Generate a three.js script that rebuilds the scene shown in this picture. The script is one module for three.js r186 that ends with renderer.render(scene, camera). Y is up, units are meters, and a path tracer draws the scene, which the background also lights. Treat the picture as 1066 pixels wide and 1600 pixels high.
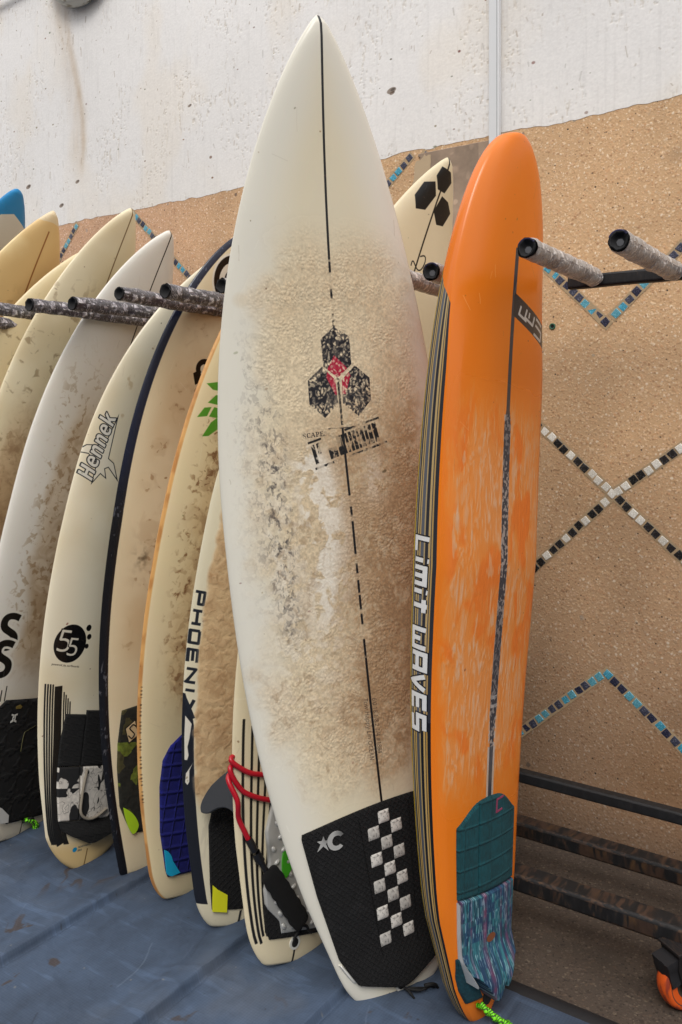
import * as THREE from 'three';
import { RoundedBoxGeometry } from 'three/addons/geometries/RoundedBoxGeometry.js';
import { mergeGeometries } from 'three/addons/utils/BufferGeometryUtils.js';

// ---------- camera, sky, sun, exposure ----------
const scene = new THREE.Scene();
const camera = new THREE.PerspectiveCamera(2 * Math.atan(800 / 1300) * 180 / Math.PI, 1066 / 1600, 0.05, 200);
camera.position.set(0, 1.1, 2.12);
camera.rotation.y = 34.7 * Math.PI / 180;
camera.setViewOffset(1066, 1600, 0, 150, 1066, 1600);   // risen lens: horizon sits above the middle
scene.add(camera);
const renderer = new THREE.WebGLRenderer();
renderer.toneMapping = THREE.LinearToneMapping;
renderer.toneMappingExposure = 1.55;
renderer.shadowMap.enabled = true;
{
  const W = 256, H = 128, d = new Float32Array(W * H * 4);
  for (let y = 0; y < H; y++) for (let x = 0; x < W; x++) {
    const e = ((y + 0.5) / H - 0.5) * Math.PI, up = Math.max(0, Math.sin(e)), i = (y * W + x) * 4;
    const cl = 1 + 0.07 * Math.sin(x * 6 * Math.PI / W + 2 * up) * Math.cos(3 * up + 0.6) ;
    const k = e > 0 ? (0.55 + 0.6 * Math.pow(up, 0.8)) * cl : 0.25;
    d[i] = 1.0 * k; d[i + 1] = 0.985 * k; d[i + 2] = 0.99 * k; d[i + 3] = 1;
  }
  const t = new THREE.DataTexture(d, W, H, THREE.RGBAFormat, THREE.FloatType);
  t.mapping = THREE.EquirectangularReflectionMapping; t.magFilter = THREE.LinearFilter; t.wrapS = THREE.RepeatWrapping; t.needsUpdate = true;
  scene.background = t; scene.environment = t;
}
const sun = new THREE.DirectionalLight(new THREE.Color(1, 0.965, 0.91), 1.1);
sun.position.set(0.4, 5, 3.8); sun.target.position.set(-1, 1, 0.5);
sun.castShadow = true; sun.shadow.radius = 45;
sun.shadow.camera.left = -5; sun.shadow.camera.right = 5; sun.shadow.camera.top = 5; sun.shadow.camera.bottom = -5;
scene.add(sun, sun.target);

// ---------- helpers ----------
function rngOf(a) { return () => { a = (a + 0x6D2B79F5) | 0; let t = Math.imul(a ^ (a >>> 15), 1 | a); t = (t + Math.imul(t ^ (t >>> 7), 61 | t)) ^ t; return ((t ^ (t >>> 14)) >>> 0) / 4294967296; }; }
const LAT = new Float32Array(65536); { const r = rngOf(7); for (let i = 0; i < 65536; i++) LAT[i] = r(); }
function vn(x, y) {
  const xi = Math.floor(x), yi = Math.floor(y); let fx = x - xi, fy = y - yi;
  fx = fx * fx * (3 - 2 * fx); fy = fy * fy * (3 - 2 * fy);
  const a = (yi & 255) << 8, b = ((yi + 1) & 255) << 8, p = xi & 255, q = (xi + 1) & 255;
  return (LAT[a | p] * (1 - fx) + LAT[a | q] * fx) * (1 - fy) + (LAT[b | p] * (1 - fx) + LAT[b | q] * fx) * fy;
}
function fbm(x, y, o = 4) { let s = 0, a = 0.5, n = 0; for (let i = 0; i < o; i++) { s += a * vn(x, y); n += a; a *= 0.5; x = x * 2.03 + 17.3; y = y * 2.03 + 9.1; } return s / n; }
function warp(x, y, o = 4, k = 1.6) { const u = fbm(x * 0.9 + 31, y * 0.9 + 5, 2) - 0.5, v = fbm(x * 0.9 + 71, y * 0.9 + 45, 2) - 0.5; return fbm(x + k * u, y + k * v, o); }
function worley(x, y) {                            // distance to the nearest scattered point, 0..~1
  const xi = Math.floor(x), yi = Math.floor(y); let m = 9;
  for (let j = -1; j <= 1; j++) for (let i = -1; i <= 1; i++) { const a = ((yi + j) & 255) << 8 | ((xi + i) & 255), dx = xi + i + LAT[a] - x, dy = yi + j + LAT[(a * 7 + 13) & 65535] - y, d = dx * dx + dy * dy; if (d < m) m = d; }
  return Math.sqrt(m);
}
const clamp = (x, a = 0, b = 1) => Math.min(b, Math.max(a, x));
const sst = (a, b, x) => { const t = clamp((x - a) / (b - a)); return t * t * (3 - 2 * t); };
const mix = (a, b, t) => a + (b - a) * t;
const gauss = (x, c, s) => Math.exp(-((x - c) / s) * ((x - c) / s));
const used = {};
function numbered(n) { const k = used[n] = (used[n] ?? -1) + 1; return k ? n + '_' + String(k).padStart(3, '0') : n; }
function tag(o, label, category, group) { o.userData.label = label; o.userData.category = category; if (group) o.userData.group = group; return o; }
function thing(name, label, category, pos = [0, 0, 0], group) { const g = new THREE.Group(); g.name = numbered(name); g.position.set(...pos); scene.add(g); return tag(g, label, category, group); }
function part(name, geo, mat, parent) { const m = new THREE.Mesh(geo, mat); m.name = numbered(name); parent.add(m); return m; }
function canvas(w, h) { const c = document.createElement('canvas'); c.width = w; c.height = h; return [c, c.getContext('2d')]; }
function ctex(c, srgb = true) { const t = new THREE.CanvasTexture(c); if (srgb) t.colorSpace = THREE.SRGBColorSpace; t.wrapS = t.wrapT = THREE.RepeatWrapping; return t; }
function pixTex(w, h, f, srgb = true) {           // f(x01, y01 from the top) -> [r,g,b] 0..255
  const [c, g] = canvas(w, h), im = g.createImageData(w, h), d = im.data;
  for (let y = 0; y < h; y++) for (let x = 0; x < w; x++) { const p = f(x / w, y / h), i = (y * w + x) * 4; d[i] = p[0]; d[i + 1] = p[1]; d[i + 2] = p[2]; d[i + 3] = 255; }
  g.putImageData(im, 0, 0); return ctex(c, srgb);
}
const std = (color, rough = 0.6, o = {}) => new THREE.MeshStandardMaterial({ color, roughness: rough, ...o });
function grid(nu, nv, f, uv) {                     // f(u,v) -> [x,y,z]
  const p = [], t = [], idx = [];
  for (let j = 0; j <= nv; j++) for (let i = 0; i <= nu; i++) { p.push(...f(i / nu, j / nv)); t.push(...(uv ? uv(i / nu, j / nv) : [i / nu, j / nv])); }
  for (let j = 0; j < nv; j++) for (let i = 0; i < nu; i++) { const a = j * (nu + 1) + i, b = a + 1, c = a + nu + 1, d = c + 1; idx.push(a, b, d, a, d, c); }
  const g = new THREE.BufferGeometry(); g.setAttribute('position', new THREE.Float32BufferAttribute(p, 3)); g.setAttribute('uv', new THREE.Float32BufferAttribute(t, 2)); g.setIndex(idx); g.computeVertexNormals(); return g;
}
const V = (x, y, z) => new THREE.Vector3(x, y, z);
function tube(pts, r, n = 80, m = 10, closed = false) { return new THREE.TubeGeometry(new THREE.CatmullRomCurve3(pts.map(p => p.isVector3 ? p : V(...p)), closed), n, r, m, closed); }

// ---------- ground, wall ----------
const D2 = 4096;
// exposed-aggregate render: many small pebbles
function aggregate(seed, base, tones, N, S, dark, maxr) {
  const P = 2048, r = rngOf(seed), [c, g] = canvas(P, P), [cb, gb] = canvas(P / 2, P / 2);
  g.fillStyle = base; g.fillRect(0, 0, P, P); gb.fillStyle = '#555'; gb.fillRect(0, 0, P, P);
  const k = P / S;                                 // pixels per metre
  for (let i = 0; i < N; i++) {
    let dk = 1; const x = r() * P, y = r() * P, q = r(), rad0 = (0.0009 + maxr * q * q * q) * k, an = r() * 6.3, sq = 0.55 + 0.45 * r();
    let col = tones[Math.floor(r() * tones.length)], hgt = 110 + 120 * r();
    if (r() < dark) { col = ['#2d251e', '#453628', '#1f1b18'][Math.floor(r() * 3)]; hgt = 40 * r(); dk = 0.62; }
    const rad = rad0 * dk;
    for (const [ox, oy] of [[0, 0], [P, 0], [-P, 0], [0, P], [0, -P]]) {
      if (x + ox < -20 || x + ox > P + 20 || y + oy < -20 || y + oy > P + 20) continue;
      g.globalAlpha = 0.55 + 0.45 * r(); g.fillStyle = col; g.beginPath(); g.ellipse(x + ox, y + oy, rad, rad * sq, an, 0, 7); g.fill();
      gb.fillStyle = `rgb(${hgt},${hgt},${hgt})`; gb.beginPath(); gb.ellipse((x + ox) / 2, (y + oy) / 2, rad / 2, rad * sq / 2, an, 0, 7); gb.fill();
    }
  }
  for (let i = 0; i < 26; i++) { const x = 60 + r() * (P - 120), y = 60 + r() * (P - 120), q = (0.004 + 0.007 * r() * r()) * k; g.globalAlpha = 0.55; g.fillStyle = ['#8d857c', '#6d665f', '#4c4239', '#a39a8e'][i % 4]; g.beginPath(); for (let a = 0; a < 12; a++) { const rr = q * (0.7 + 0.5 * r()); g[a ? 'lineTo' : 'moveTo'](x + rr * Math.cos(a / 12 * 6.28), y + rr * Math.sin(a / 12 * 6.28)); } g.fill(); }
  g.globalAlpha = 1; return [ctex(c), ctex(cb, false)];
}
const TS = 1.5;
const [terrMap, terrBump] = aggregate(11, '#c4a27c', ['#caa67e', '#d6b48c', '#c49c74', '#dfc6a6', '#b9946e', '#c8a27a', '#d0b090', '#bfa282', '#b08e6a', '#e4d2b8', '#c69a72', '#a88260', '#d8bc98'], 150000, TS, 0.022, 0.0029);
const [conMap, conBump] = aggregate(12, '#6e6156', ['#7d6e62', '#8b7c70', '#5d5048', '#6f6157', '#9a8c7a', '#4d433c', '#84705f'], 120000, TS, 0.06, 0.0028);
const terrMat = new THREE.MeshStandardMaterial({ map: terrMap, bumpMap: terrBump, bumpScale: 0.0013, roughness: 0.85, vertexColors: true });
const conMat = new THREE.MeshStandardMaterial({ map: conMap, bumpMap: conBump, bumpScale: 0.0018, roughness: 0.9, vertexColors: true });
function tint(geo, f) { const p = geo.attributes.position, c = []; for (let i = 0; i < p.count; i++) { const k = f(p.getX(i), p.getY(i), p.getZ(i)); c.push(...(k.length ? k : [k, k, k])); } geo.setAttribute('color', new THREE.Float32BufferAttribute(c, 3)); return geo; }

// ground: one concrete sheet to the horizon
{
  const xs = [], zs = [];
  for (let i = 0; i <= 200; i++) { const t = i / 200 * 2 - 1; xs.push(-1 + 6 * t + 34 * t ** 7); }
  for (let i = 0; i <= 120; i++) { const t = i / 120; zs.push(-0.2 + 4 * t + 40 * t ** 6); }
  const g = grid(200, 120, (u, v) => [xs[Math.round(u * 200)], 0, zs[Math.round((1 - v) * 120)]], (u, v) => [xs[Math.round(u * 200)] / TS, zs[Math.round((1 - v) * 120)] / TS]);
  tint(g, (x, y, z) => { const a = fbm(x * 3 + 40, z * 3 + 40, 4), b = fbm(x * 11, z * 11, 3), k = 0.28 + 0.26 * a - 0.14 * sst(0.55, 0.75, b); return [k, k * 0.95, k * 0.9]; });
  const m = new THREE.Mesh(g, conMat); m.name = 'ground'; m.userData.kind = 'structure'; scene.add(m);
}
const BAND = 1.872;
const wall = thing('courtyard_wall', 'tall courtyard wall, white plaster above a band of tan pebbled render with mosaic lines', 'wall');
{
  // terrazzo lower part
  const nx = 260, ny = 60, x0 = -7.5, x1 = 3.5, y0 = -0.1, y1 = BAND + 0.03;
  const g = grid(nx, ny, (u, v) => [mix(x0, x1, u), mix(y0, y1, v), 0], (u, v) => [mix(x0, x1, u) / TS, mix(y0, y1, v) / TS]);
  tint(g, (x, y) => {
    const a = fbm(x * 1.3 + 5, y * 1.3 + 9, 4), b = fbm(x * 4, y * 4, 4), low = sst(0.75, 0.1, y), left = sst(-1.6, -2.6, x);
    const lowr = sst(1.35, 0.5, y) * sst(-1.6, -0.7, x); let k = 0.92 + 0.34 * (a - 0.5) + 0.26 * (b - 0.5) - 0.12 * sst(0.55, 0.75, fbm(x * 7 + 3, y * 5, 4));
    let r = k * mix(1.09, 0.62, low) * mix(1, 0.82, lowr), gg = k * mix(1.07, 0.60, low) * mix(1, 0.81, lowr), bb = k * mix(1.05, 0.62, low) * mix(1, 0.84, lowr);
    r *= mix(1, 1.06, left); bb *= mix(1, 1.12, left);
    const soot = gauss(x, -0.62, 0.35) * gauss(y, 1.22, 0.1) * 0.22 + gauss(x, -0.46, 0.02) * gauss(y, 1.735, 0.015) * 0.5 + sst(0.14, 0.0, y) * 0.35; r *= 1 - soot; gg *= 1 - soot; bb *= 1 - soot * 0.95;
    const rust = gauss(x, -0.5, 0.12) * gauss(y, 0.2, 0.12) * 0.2; gg *= 1 - rust * 0.4; bb *= 1 - rust;
    return [r, gg, bb];
  });
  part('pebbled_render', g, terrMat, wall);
  const core = new THREE.BoxGeometry(11, 4.1, 0.25); core.translate(-2, 1.95, -0.135);
  part('wall_core', core, std(0x8d857a, 0.9), wall);
  // white plaster: brushed and drip-streaked, with an uneven lower edge standing proud
  const P = 1536, SX = 3.6, SY = 1.6, OX = -3.7, OY = 1.82;
  const bumpArr = new Float32Array(P * P / 4);
  const [c, ctx] = canvas(P, P); const im = ctx.createImageData(P, P), d = im.data;
  const X = s => (s - OX) / SX * P, Y = h => (1 - (h - OY) / SY) * P;
  for (let y = 0; y < P; y++) for (let x = 0; x < P; x++) {
    const s = x / P * SX, h = (1 - y / P) * SY, i = (y * P + x) * 4;
    const st = fbm(s * 110, h * 9 + 3 * vn(s * 20, h * 4), 3), bl = fbm(s * 3.1 + 3, h * 2.2, 4), fi = fbm(s * 260, h * 200, 2), mm = fbm(s * 26 + 7, h * 14, 3);
    const pit = sst(0.62, 0.76, fbm(s * 190 + 50, h * 62 + 5 * vn(s * 30, h * 9), 3)) * sst(0.46, 0.66, fbm(s * 9 + 7, h * 6, 3)); const sx = -2.735 - 0.06 * (s - s) , S0 = s + OX, H0 = h + OY, pth = mix(-2.70, -2.80, sst(2.05, 2.85, H0)) + 0.05 * (fbm(H0 * 3, 4, 3) - 0.5), brn = (0.75 * gauss(S0, pth, 0.018) + 0.45 * gauss(S0, pth - 0.035, 0.045)) * sst(1.98, 2.2, H0) * (0.3 + 0.9 * fbm(s * 40, h * 12, 3));
    let v = 226 + 14 * (bl - 0.5) - 6 * sst(0.62, 0.8, st) - 12 * (0.5 - fi) - 16 * pit;
    const yel = sst(0.5, 0.75, fbm(s * 5 + 20, h * 3 + 4, 4)) * 0.6 + 0.7 * pit + 0.35 * sst(0.25, 0.0, h) * bl;
    v -= 16 * (0.5 - fbm(s * 1.3 + 8, h * 1.1 + 2, 3)); d[i] = v - 30 * brn; d[i + 1] = v - 2 - 5 * yel - 44 * brn; d[i + 2] = v - 4 - 13 * yel - 60 * brn; d[i + 3] = 255;
    if (!(x & 1) && !(y & 1)) bumpArr[(y >> 1) * P / 2 + (x >> 1)] = 0.5 + 0.32 * (st - 0.5) + 0.42 * (mm - 0.5) + 0.15 * (fi - 0.5) - 0.5 * pit;
  }
  ctx.putImageData(im, 0, 0);
  const r = rngOf(5);
  ctx.lineCap = 'round';
  for (let i = 0; i < 1300; i++) {                 // hairline drips and scratches
    const s = r() * SX, h = r() * SY, L = (0.004 + 0.03 * r() * r()) * P / SY, x = s / SX * P, y = h / SY * P;
    ctx.strokeStyle = r() < 0.6 ? `rgba(120,100,80,${0.12 + 0.3 * r()})` : `rgba(150,146,140,${0.15 + 0.3 * r()})`; ctx.lineWidth = 0.7 + 1.3 * r();
    ctx.beginPath(); ctx.moveTo(x, y); ctx.lineTo(x + (r() - 0.5) * 5, y + L); ctx.stroke();
  }
  for (let i = 0; i < 300; i++) { const x = r() * P, y = r() * P, q = 0.8 + 2.2 * r() * r(); ctx.fillStyle = `rgba(${60 + 50 * r()},${55 + 30 * r()},50,${0.4 + 0.5 * r()})`; ctx.beginPath(); ctx.ellipse(x, y, q, q * (1 + r()), 0, 0, 7); ctx.fill(); }
  // brown water stain running down at the left
  const stain = (pts, wd, al) => { for (let k = 0; k < 70; k++) { ctx.strokeStyle = `rgba(126,92,60,${al * r()})`; ctx.lineWidth = 0.8 + 2 * r(); ctx.beginPath(); pts.forEach(([s, h], i) => ctx[i ? 'lineTo' : 'moveTo'](X(s + (r() - 0.5) * wd), Y(h + 0.02 * (r() - 0.5)))); ctx.stroke(); } };
  for (const [s, h, q] of [[-1.283, 2.06, 5], [-1.285, 2.068, 9], [-2.74, 2.03, 7], [-3.06, 2.06, 9], [-2.84, 1.95, 8], [-2.12, 2.2, 5]]) { ctx.fillStyle = 'rgba(70,48,30,.55)'; ctx.beginPath(); ctx.ellipse(X(s), Y(h), q * 0.7, q, 0.4, 0, 7); ctx.fill(); ctx.fillStyle = 'rgba(40,34,30,.5)'; ctx.beginPath(); ctx.ellipse(X(s) + 2, Y(h) - 2, q * 0.35, q * 0.5, 0.4, 0, 7); ctx.fill(); }
  const pm = ctex(c), pb = pixTex(P / 2, P / 2, (x, y) => { const v = 255 * clamp(bumpArr[Math.floor(y * P / 2) * P / 2 + Math.floor(x * P / 2)]); return [v, v, v]; }, false);
  const pmat = new THREE.MeshStandardMaterial({ map: pm, bumpMap: pb, bumpScale: 0.0024, roughness: 0.75 });
  const low = x => BAND + 0.012 * (fbm(x * 3 + 2, 3, 3) - 0.5) + 0.014 * (fbm(x * 26, 7, 4) - 0.5);
  const NX = 900, pu = (x, y) => [(x - OX) / SX, (y - OY) / SY];
  const yy = [0, 0.012, 0.03, 0.06, 0.1, 0.15, 0.22, 0.3, 0.4, 0.55, 0.7, 0.85, 1, 1.2, 1.5, 1.9, 2.2];
  const xx = u => mix(-7.5, 3.5, u);
  const front = grid(NX, yy.length, (u, v) => {
    const x = xx(u), j = Math.round(v * yy.length), b = low(x); if (j === 0) return [x, b, 0.0009];
    const y = b + yy[j - 1]; return [x, y, 0.0009 + sst(0, 0.2, yy[j - 1]) * 0.004 * (fbm(x * 2.2, y * 2.2 + 9, 3) - 0.5)];
  }, (u, v) => { const x = xx(u), j = Math.round(v * yy.length); return pu(x, low(x) + (j ? yy[j - 1] : 0)); });
  part('white_plaster', front, pmat, wall);
  // grey mortar patch where the render was cut out
  const sh = new THREE.Shape(), pts = [[-1.19, BAND - 0.012], [-1.0, BAND - 0.014], [-0.87, BAND - 0.016], [-0.872, 1.5], [-0.88, 1.25], [-0.94, 1.12], [-1.02, 1.2], [-1.06, 1.42], [-1.1, 1.62], [-1.17, 1.78]], rr = rngOf(3), out = [];
  pts.forEach((p, i) => { const q = pts[(i + 1) % pts.length]; for (let k = 0; k < 14; k++) { const t = k / 14, j = i < 2 ? 0.001 : 0.009; out.push([mix(p[0], q[0], t) + (rr() - 0.5) * j, mix(p[1], q[1], t) + (rr() - 0.5) * j]); } });
  out.forEach((p, i) => sh[i ? 'lineTo' : 'moveTo'](...p));
  const pg = new THREE.ExtrudeGeometry(sh, { depth: 0.004, bevelEnabled: true, bevelSize: 0.002, bevelThickness: 0.002, bevelSegments: 1 });
  const mt = pixTex(512, 512, (x, y) => { const a = fbm(x * 6, y * 6, 4), b = fbm(x * 60, y * 60, 3), sp = sst(0.72, 0.8, fbm(x * 40 + 9, y * 40, 2)); const v = 152 + 40 * (a - 0.5) + 26 * (b - 0.5) + 40 * sp * a; return [v, v * 0.87, v * 0.75]; });
  part('mortar_patch', pg, new THREE.MeshStandardMaterial({ map: mt, bumpMap: mt, bumpScale: 0.003, roughness: 0.9 }), wall);
  // pale plaster smear beside the patch
  const smearMat = std(0xb5a083, 0.9, { bumpMap: mt, bumpScale: 0.003 }), s2 = new THREE.Shape(), o2 = []; for (let i = 0; i < 40; i++) { const a = i / 40 * Math.PI * 2, q = 0.35 + 1.1 * fbm(3 + 2.5 * Math.cos(a), 5 + 2.5 * Math.sin(a), 4); o2.push([-1.17 + 0.045 * q * Math.cos(a), 1.775 + 0.088 * q * Math.sin(a)]); }
  o2.forEach((p, i) => s2[i ? 'lineTo' : 'moveTo'](...p));
  part('plaster_smear', new THREE.ExtrudeGeometry(s2, { depth: 0.0072, bevelEnabled: false }), smearMat, wall);
  // mosaic lines: every glass tile its own piece
  const shapes = [0, 1, 2, 3].map(k => { const g = new RoundedBoxGeometry(0.0198, 0.0198, 0.008, 2, 0.0018), p = g.attributes.position, q = rngOf(60 + k); const j = [0, 1, 2, 3].map(() => (q() - 0.5) * 0.0038); for (let i = 0; i < p.count; i++) { const a = p.getX(i) > 0 ? 1 : 0, b = p.getY(i) > 0 ? 1 : 0; p.setX(i, p.getX(i) + j[a + 2 * b]); p.setY(i, p.getY(i) + j[3 - a - b]); } g.computeVertexNormals(); return g; });
  const tileTex = (col, v) => pixTex(64, 64, (x, y) => { const n = fbm(x * 9, y * 9, 3) - 0.5, sc = sst(0.68, 0.75, fbm(x * 14 + v * 5, y * 14, 2)); return col.map(q => clamp(q + 46 * n + 80 * sc, 0, 255)); });
  const tm = (col, v = 0, rough = 0.3) => new THREE.MeshStandardMaterial({ map: tileTex(col, v), roughness: rough });
  const TB = [tm([62, 142, 168], 1), tm([84, 150, 168], 2)], TN = [tm([36, 38, 58], 3), tm([58, 60, 76], 4)], TK = [tm([22, 22, 23], 5), tm([34, 33, 34], 6)], TW = [tm([214, 208, 196], 7), tm([226, 221, 210], 8)];
  const groutMat = std(0xb09878, 0.95, { bumpMap: terrBump, bumpScale: 0.001 });
  const tr = rngOf(21);
  const line = (a, b, pat, from = 0) => { const L = Math.hypot(b[0] - a[0], b[1] - a[1]), n = Math.round(L / 0.0235), ang = Math.atan2(b[1] - a[1], b[0] - a[0]);
    { const gb = grid(n * 2, 1, (u, v) => { const e = (v - 0.5) * (0.0255 + 0.004 * (fbm(u * n * 1.7 + a[0] * 9, v * 9, 2) - 0.3)), t = mix(from / n - 0.2 / n, 1 + 0.2 / n, u); return [mix(a[0], b[0], t) - Math.sin(ang) * e, mix(a[1], b[1], t) + Math.cos(ang) * e, 0.0007 + (from ? 0 : 0) + 0.0001 * (pat.length % 7)]; }, (u, v) => [u * L * 4, v * 0.1]); part('grout_line', gb, groutMat, wall); }
    for (let i = from; i < n; i++) { const t = (i + 0.5) / n, k = pat[i % pat.length], f = { B: TB, N: TN, K: TK, W: TW }[k]; const m = part('mosaic_tile', shapes[Math.floor(tr() * 4)], f[Math.floor(tr() * 2)], wall); m.position.set(mix(a[0], b[0], t) + (tr() - 0.5) * 0.0015, mix(a[1], b[1], t) + (tr() - 0.5) * 0.0015, -0.0013 - 0.0014 * tr()); m.rotation.set((tr() - 0.5) * 0.07, (tr() - 0.5) * 0.07, ang + (tr() - 0.5) * 0.13); } };
  const c0 = [-0.643, 1.331], cx = [-0.642, 0.892], cl = [-0.645, 0.452];
  line([-3.2, 1.36], [-2.74, 1.862], 'BBNN'); line([-2.425, 1.866], [-1.85, 1.345], 'BBNNBBNNBB'); line([-1.83, 1.345], [-1.215, 1.862], 'NNBBNNBB');
  line(c0, [-1.18, 1.862], 'NNBBNN'); line([c0[0] + 0.01, c0[1] + 0.02], [-0.1, 1.862], 'BBNNBB');
  line([cx[0] - 0.46, cx[1] + 0.425], [cx[0] + 0.46, cx[1] - 0.385], 'WWKKWWKKWKKWWWKKWWKKWKKWW'); line([cx[0] - 0.46, cx[1] - 0.455], [cx[0] - 0.001, cx[1] - 0.001], 'KWKKWKKWKKWKKWWK'); line([cx[0] + 0.014, cx[1] + 0.013], [cx[0] + 0.46, cx[1] + 0.345], 'WWKKWWKK');
  line([cl[0] - 0.013, cl[1] - 0.008], [cl[0] - 0.42, cl[1] - 0.37], 'BBNNBBNNBBNN'); line([cl[0] - 0.008, cl[1]], [cl[0] + 0.46, cl[1] - 0.385], 'BNNBBNN');
  // green plastic wall plug
  const pl = new THREE.TorusGeometry(0.0065, 0.0022, 8, 20); part('wall_plug', pl, std(0x2f5a44, 0.5), wall).position.set(-0.79, 1.336, 0.001);
  part('plug_hole', new THREE.CircleGeometry(0.0055, 16), std(0x070707, 0.9), wall).position.set(-0.79, 1.336, 0.0016);
}
// building across the yard, behind the camera: it keeps the low sky off the wall
{
  const t = thing('facing_building', 'plain building across the yard facing the surfboards', 'building', [-1, 0, 6.2]);
  const b = new THREE.BoxGeometry(26, 4.1, 0.4); b.translate(0, 2.05, 0.2);
  const m = pixTex(512, 512, (x, y) => { const v = 120 + 50 * (fbm(x * 9, y * 9, 4) - 0.5); return [v, v * 0.93, v * 0.84]; }); m.repeat.set(6, 1); part('facade', b, std(0xffffff, 0.9, { map: m }), t);
  const c = new THREE.BoxGeometry(26.2, 0.12, 0.5); c.translate(0, 4.16, 0.2); part('coping', c, std(0x9a948a, 0.9), t);
}
// white cable conduit
{
  const t = thing('cable_conduit', 'white vertical cable conduit running up the plaster wall above the orange surfboard', 'conduit', [-0.944, 1.6, 0.012]);
  const b = new RoundedBoxGeometry(0.03, 2.4, 0.018, 2, 0.003); b.translate(0, 1.2, 0.009); part('trunking', b, std(0xd6d8da, 0.4), t);
  const s = new THREE.BoxGeometry(0.0015, 2.39, 0.001); s.translate(0.0095, 1.2, 0.0182); part('lid_seam', s, std(0x9a9c9e, 0.6), t);
}
{
  const t = thing('wall_lamp', 'round white fitting high on the plaster, cut off by the top edge', 'wall lamp', [-2.69, 2.908, 0.012]);
  const rim = new THREE.LatheGeometry([[0, 0], [0.2, 0], [0.203, 0.015], [0.2, 0.04], [0.188, 0.052], [0.175, 0.05], [0.17, 0.044]].map(p => new THREE.Vector2(...p)), 64); rim.rotateX(Math.PI / 2);
  const rt = pixTex(256, 64, (x, y) => { const d = sst(0.55, 0.75, fbm(x * 24, y * 6, 3)); return [205 - 70 * d, 205 - 80 * d, 195 - 90 * d]; });
  part('rim', rim, std(0xffffff, 0.5, { map: rt }), t);
  const dome = new THREE.LatheGeometry([[0.172, 0.044], [0.15, 0.07], [0.1, 0.088], [0.05, 0.096], [0, 0.098]].map(p => new THREE.Vector2(...p)), 48); dome.rotateX(Math.PI / 2);
  part('diffuser', dome, std(0xcfd4d4, 0.35), t);
}
tag((() => { const m = part('wall_cable', tube([[-5, 2.885, 0.028], [-4, 2.88, 0.028], [-3.3, 2.885, 0.028], [-2.89, 2.9, 0.028]], 0.009, 60, 8), std(0x3a3a3c, 0.5), scene); return m; })(), 'dark cable on the plaster in the top left corner, leading to the round fitting', 'cable');

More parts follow.
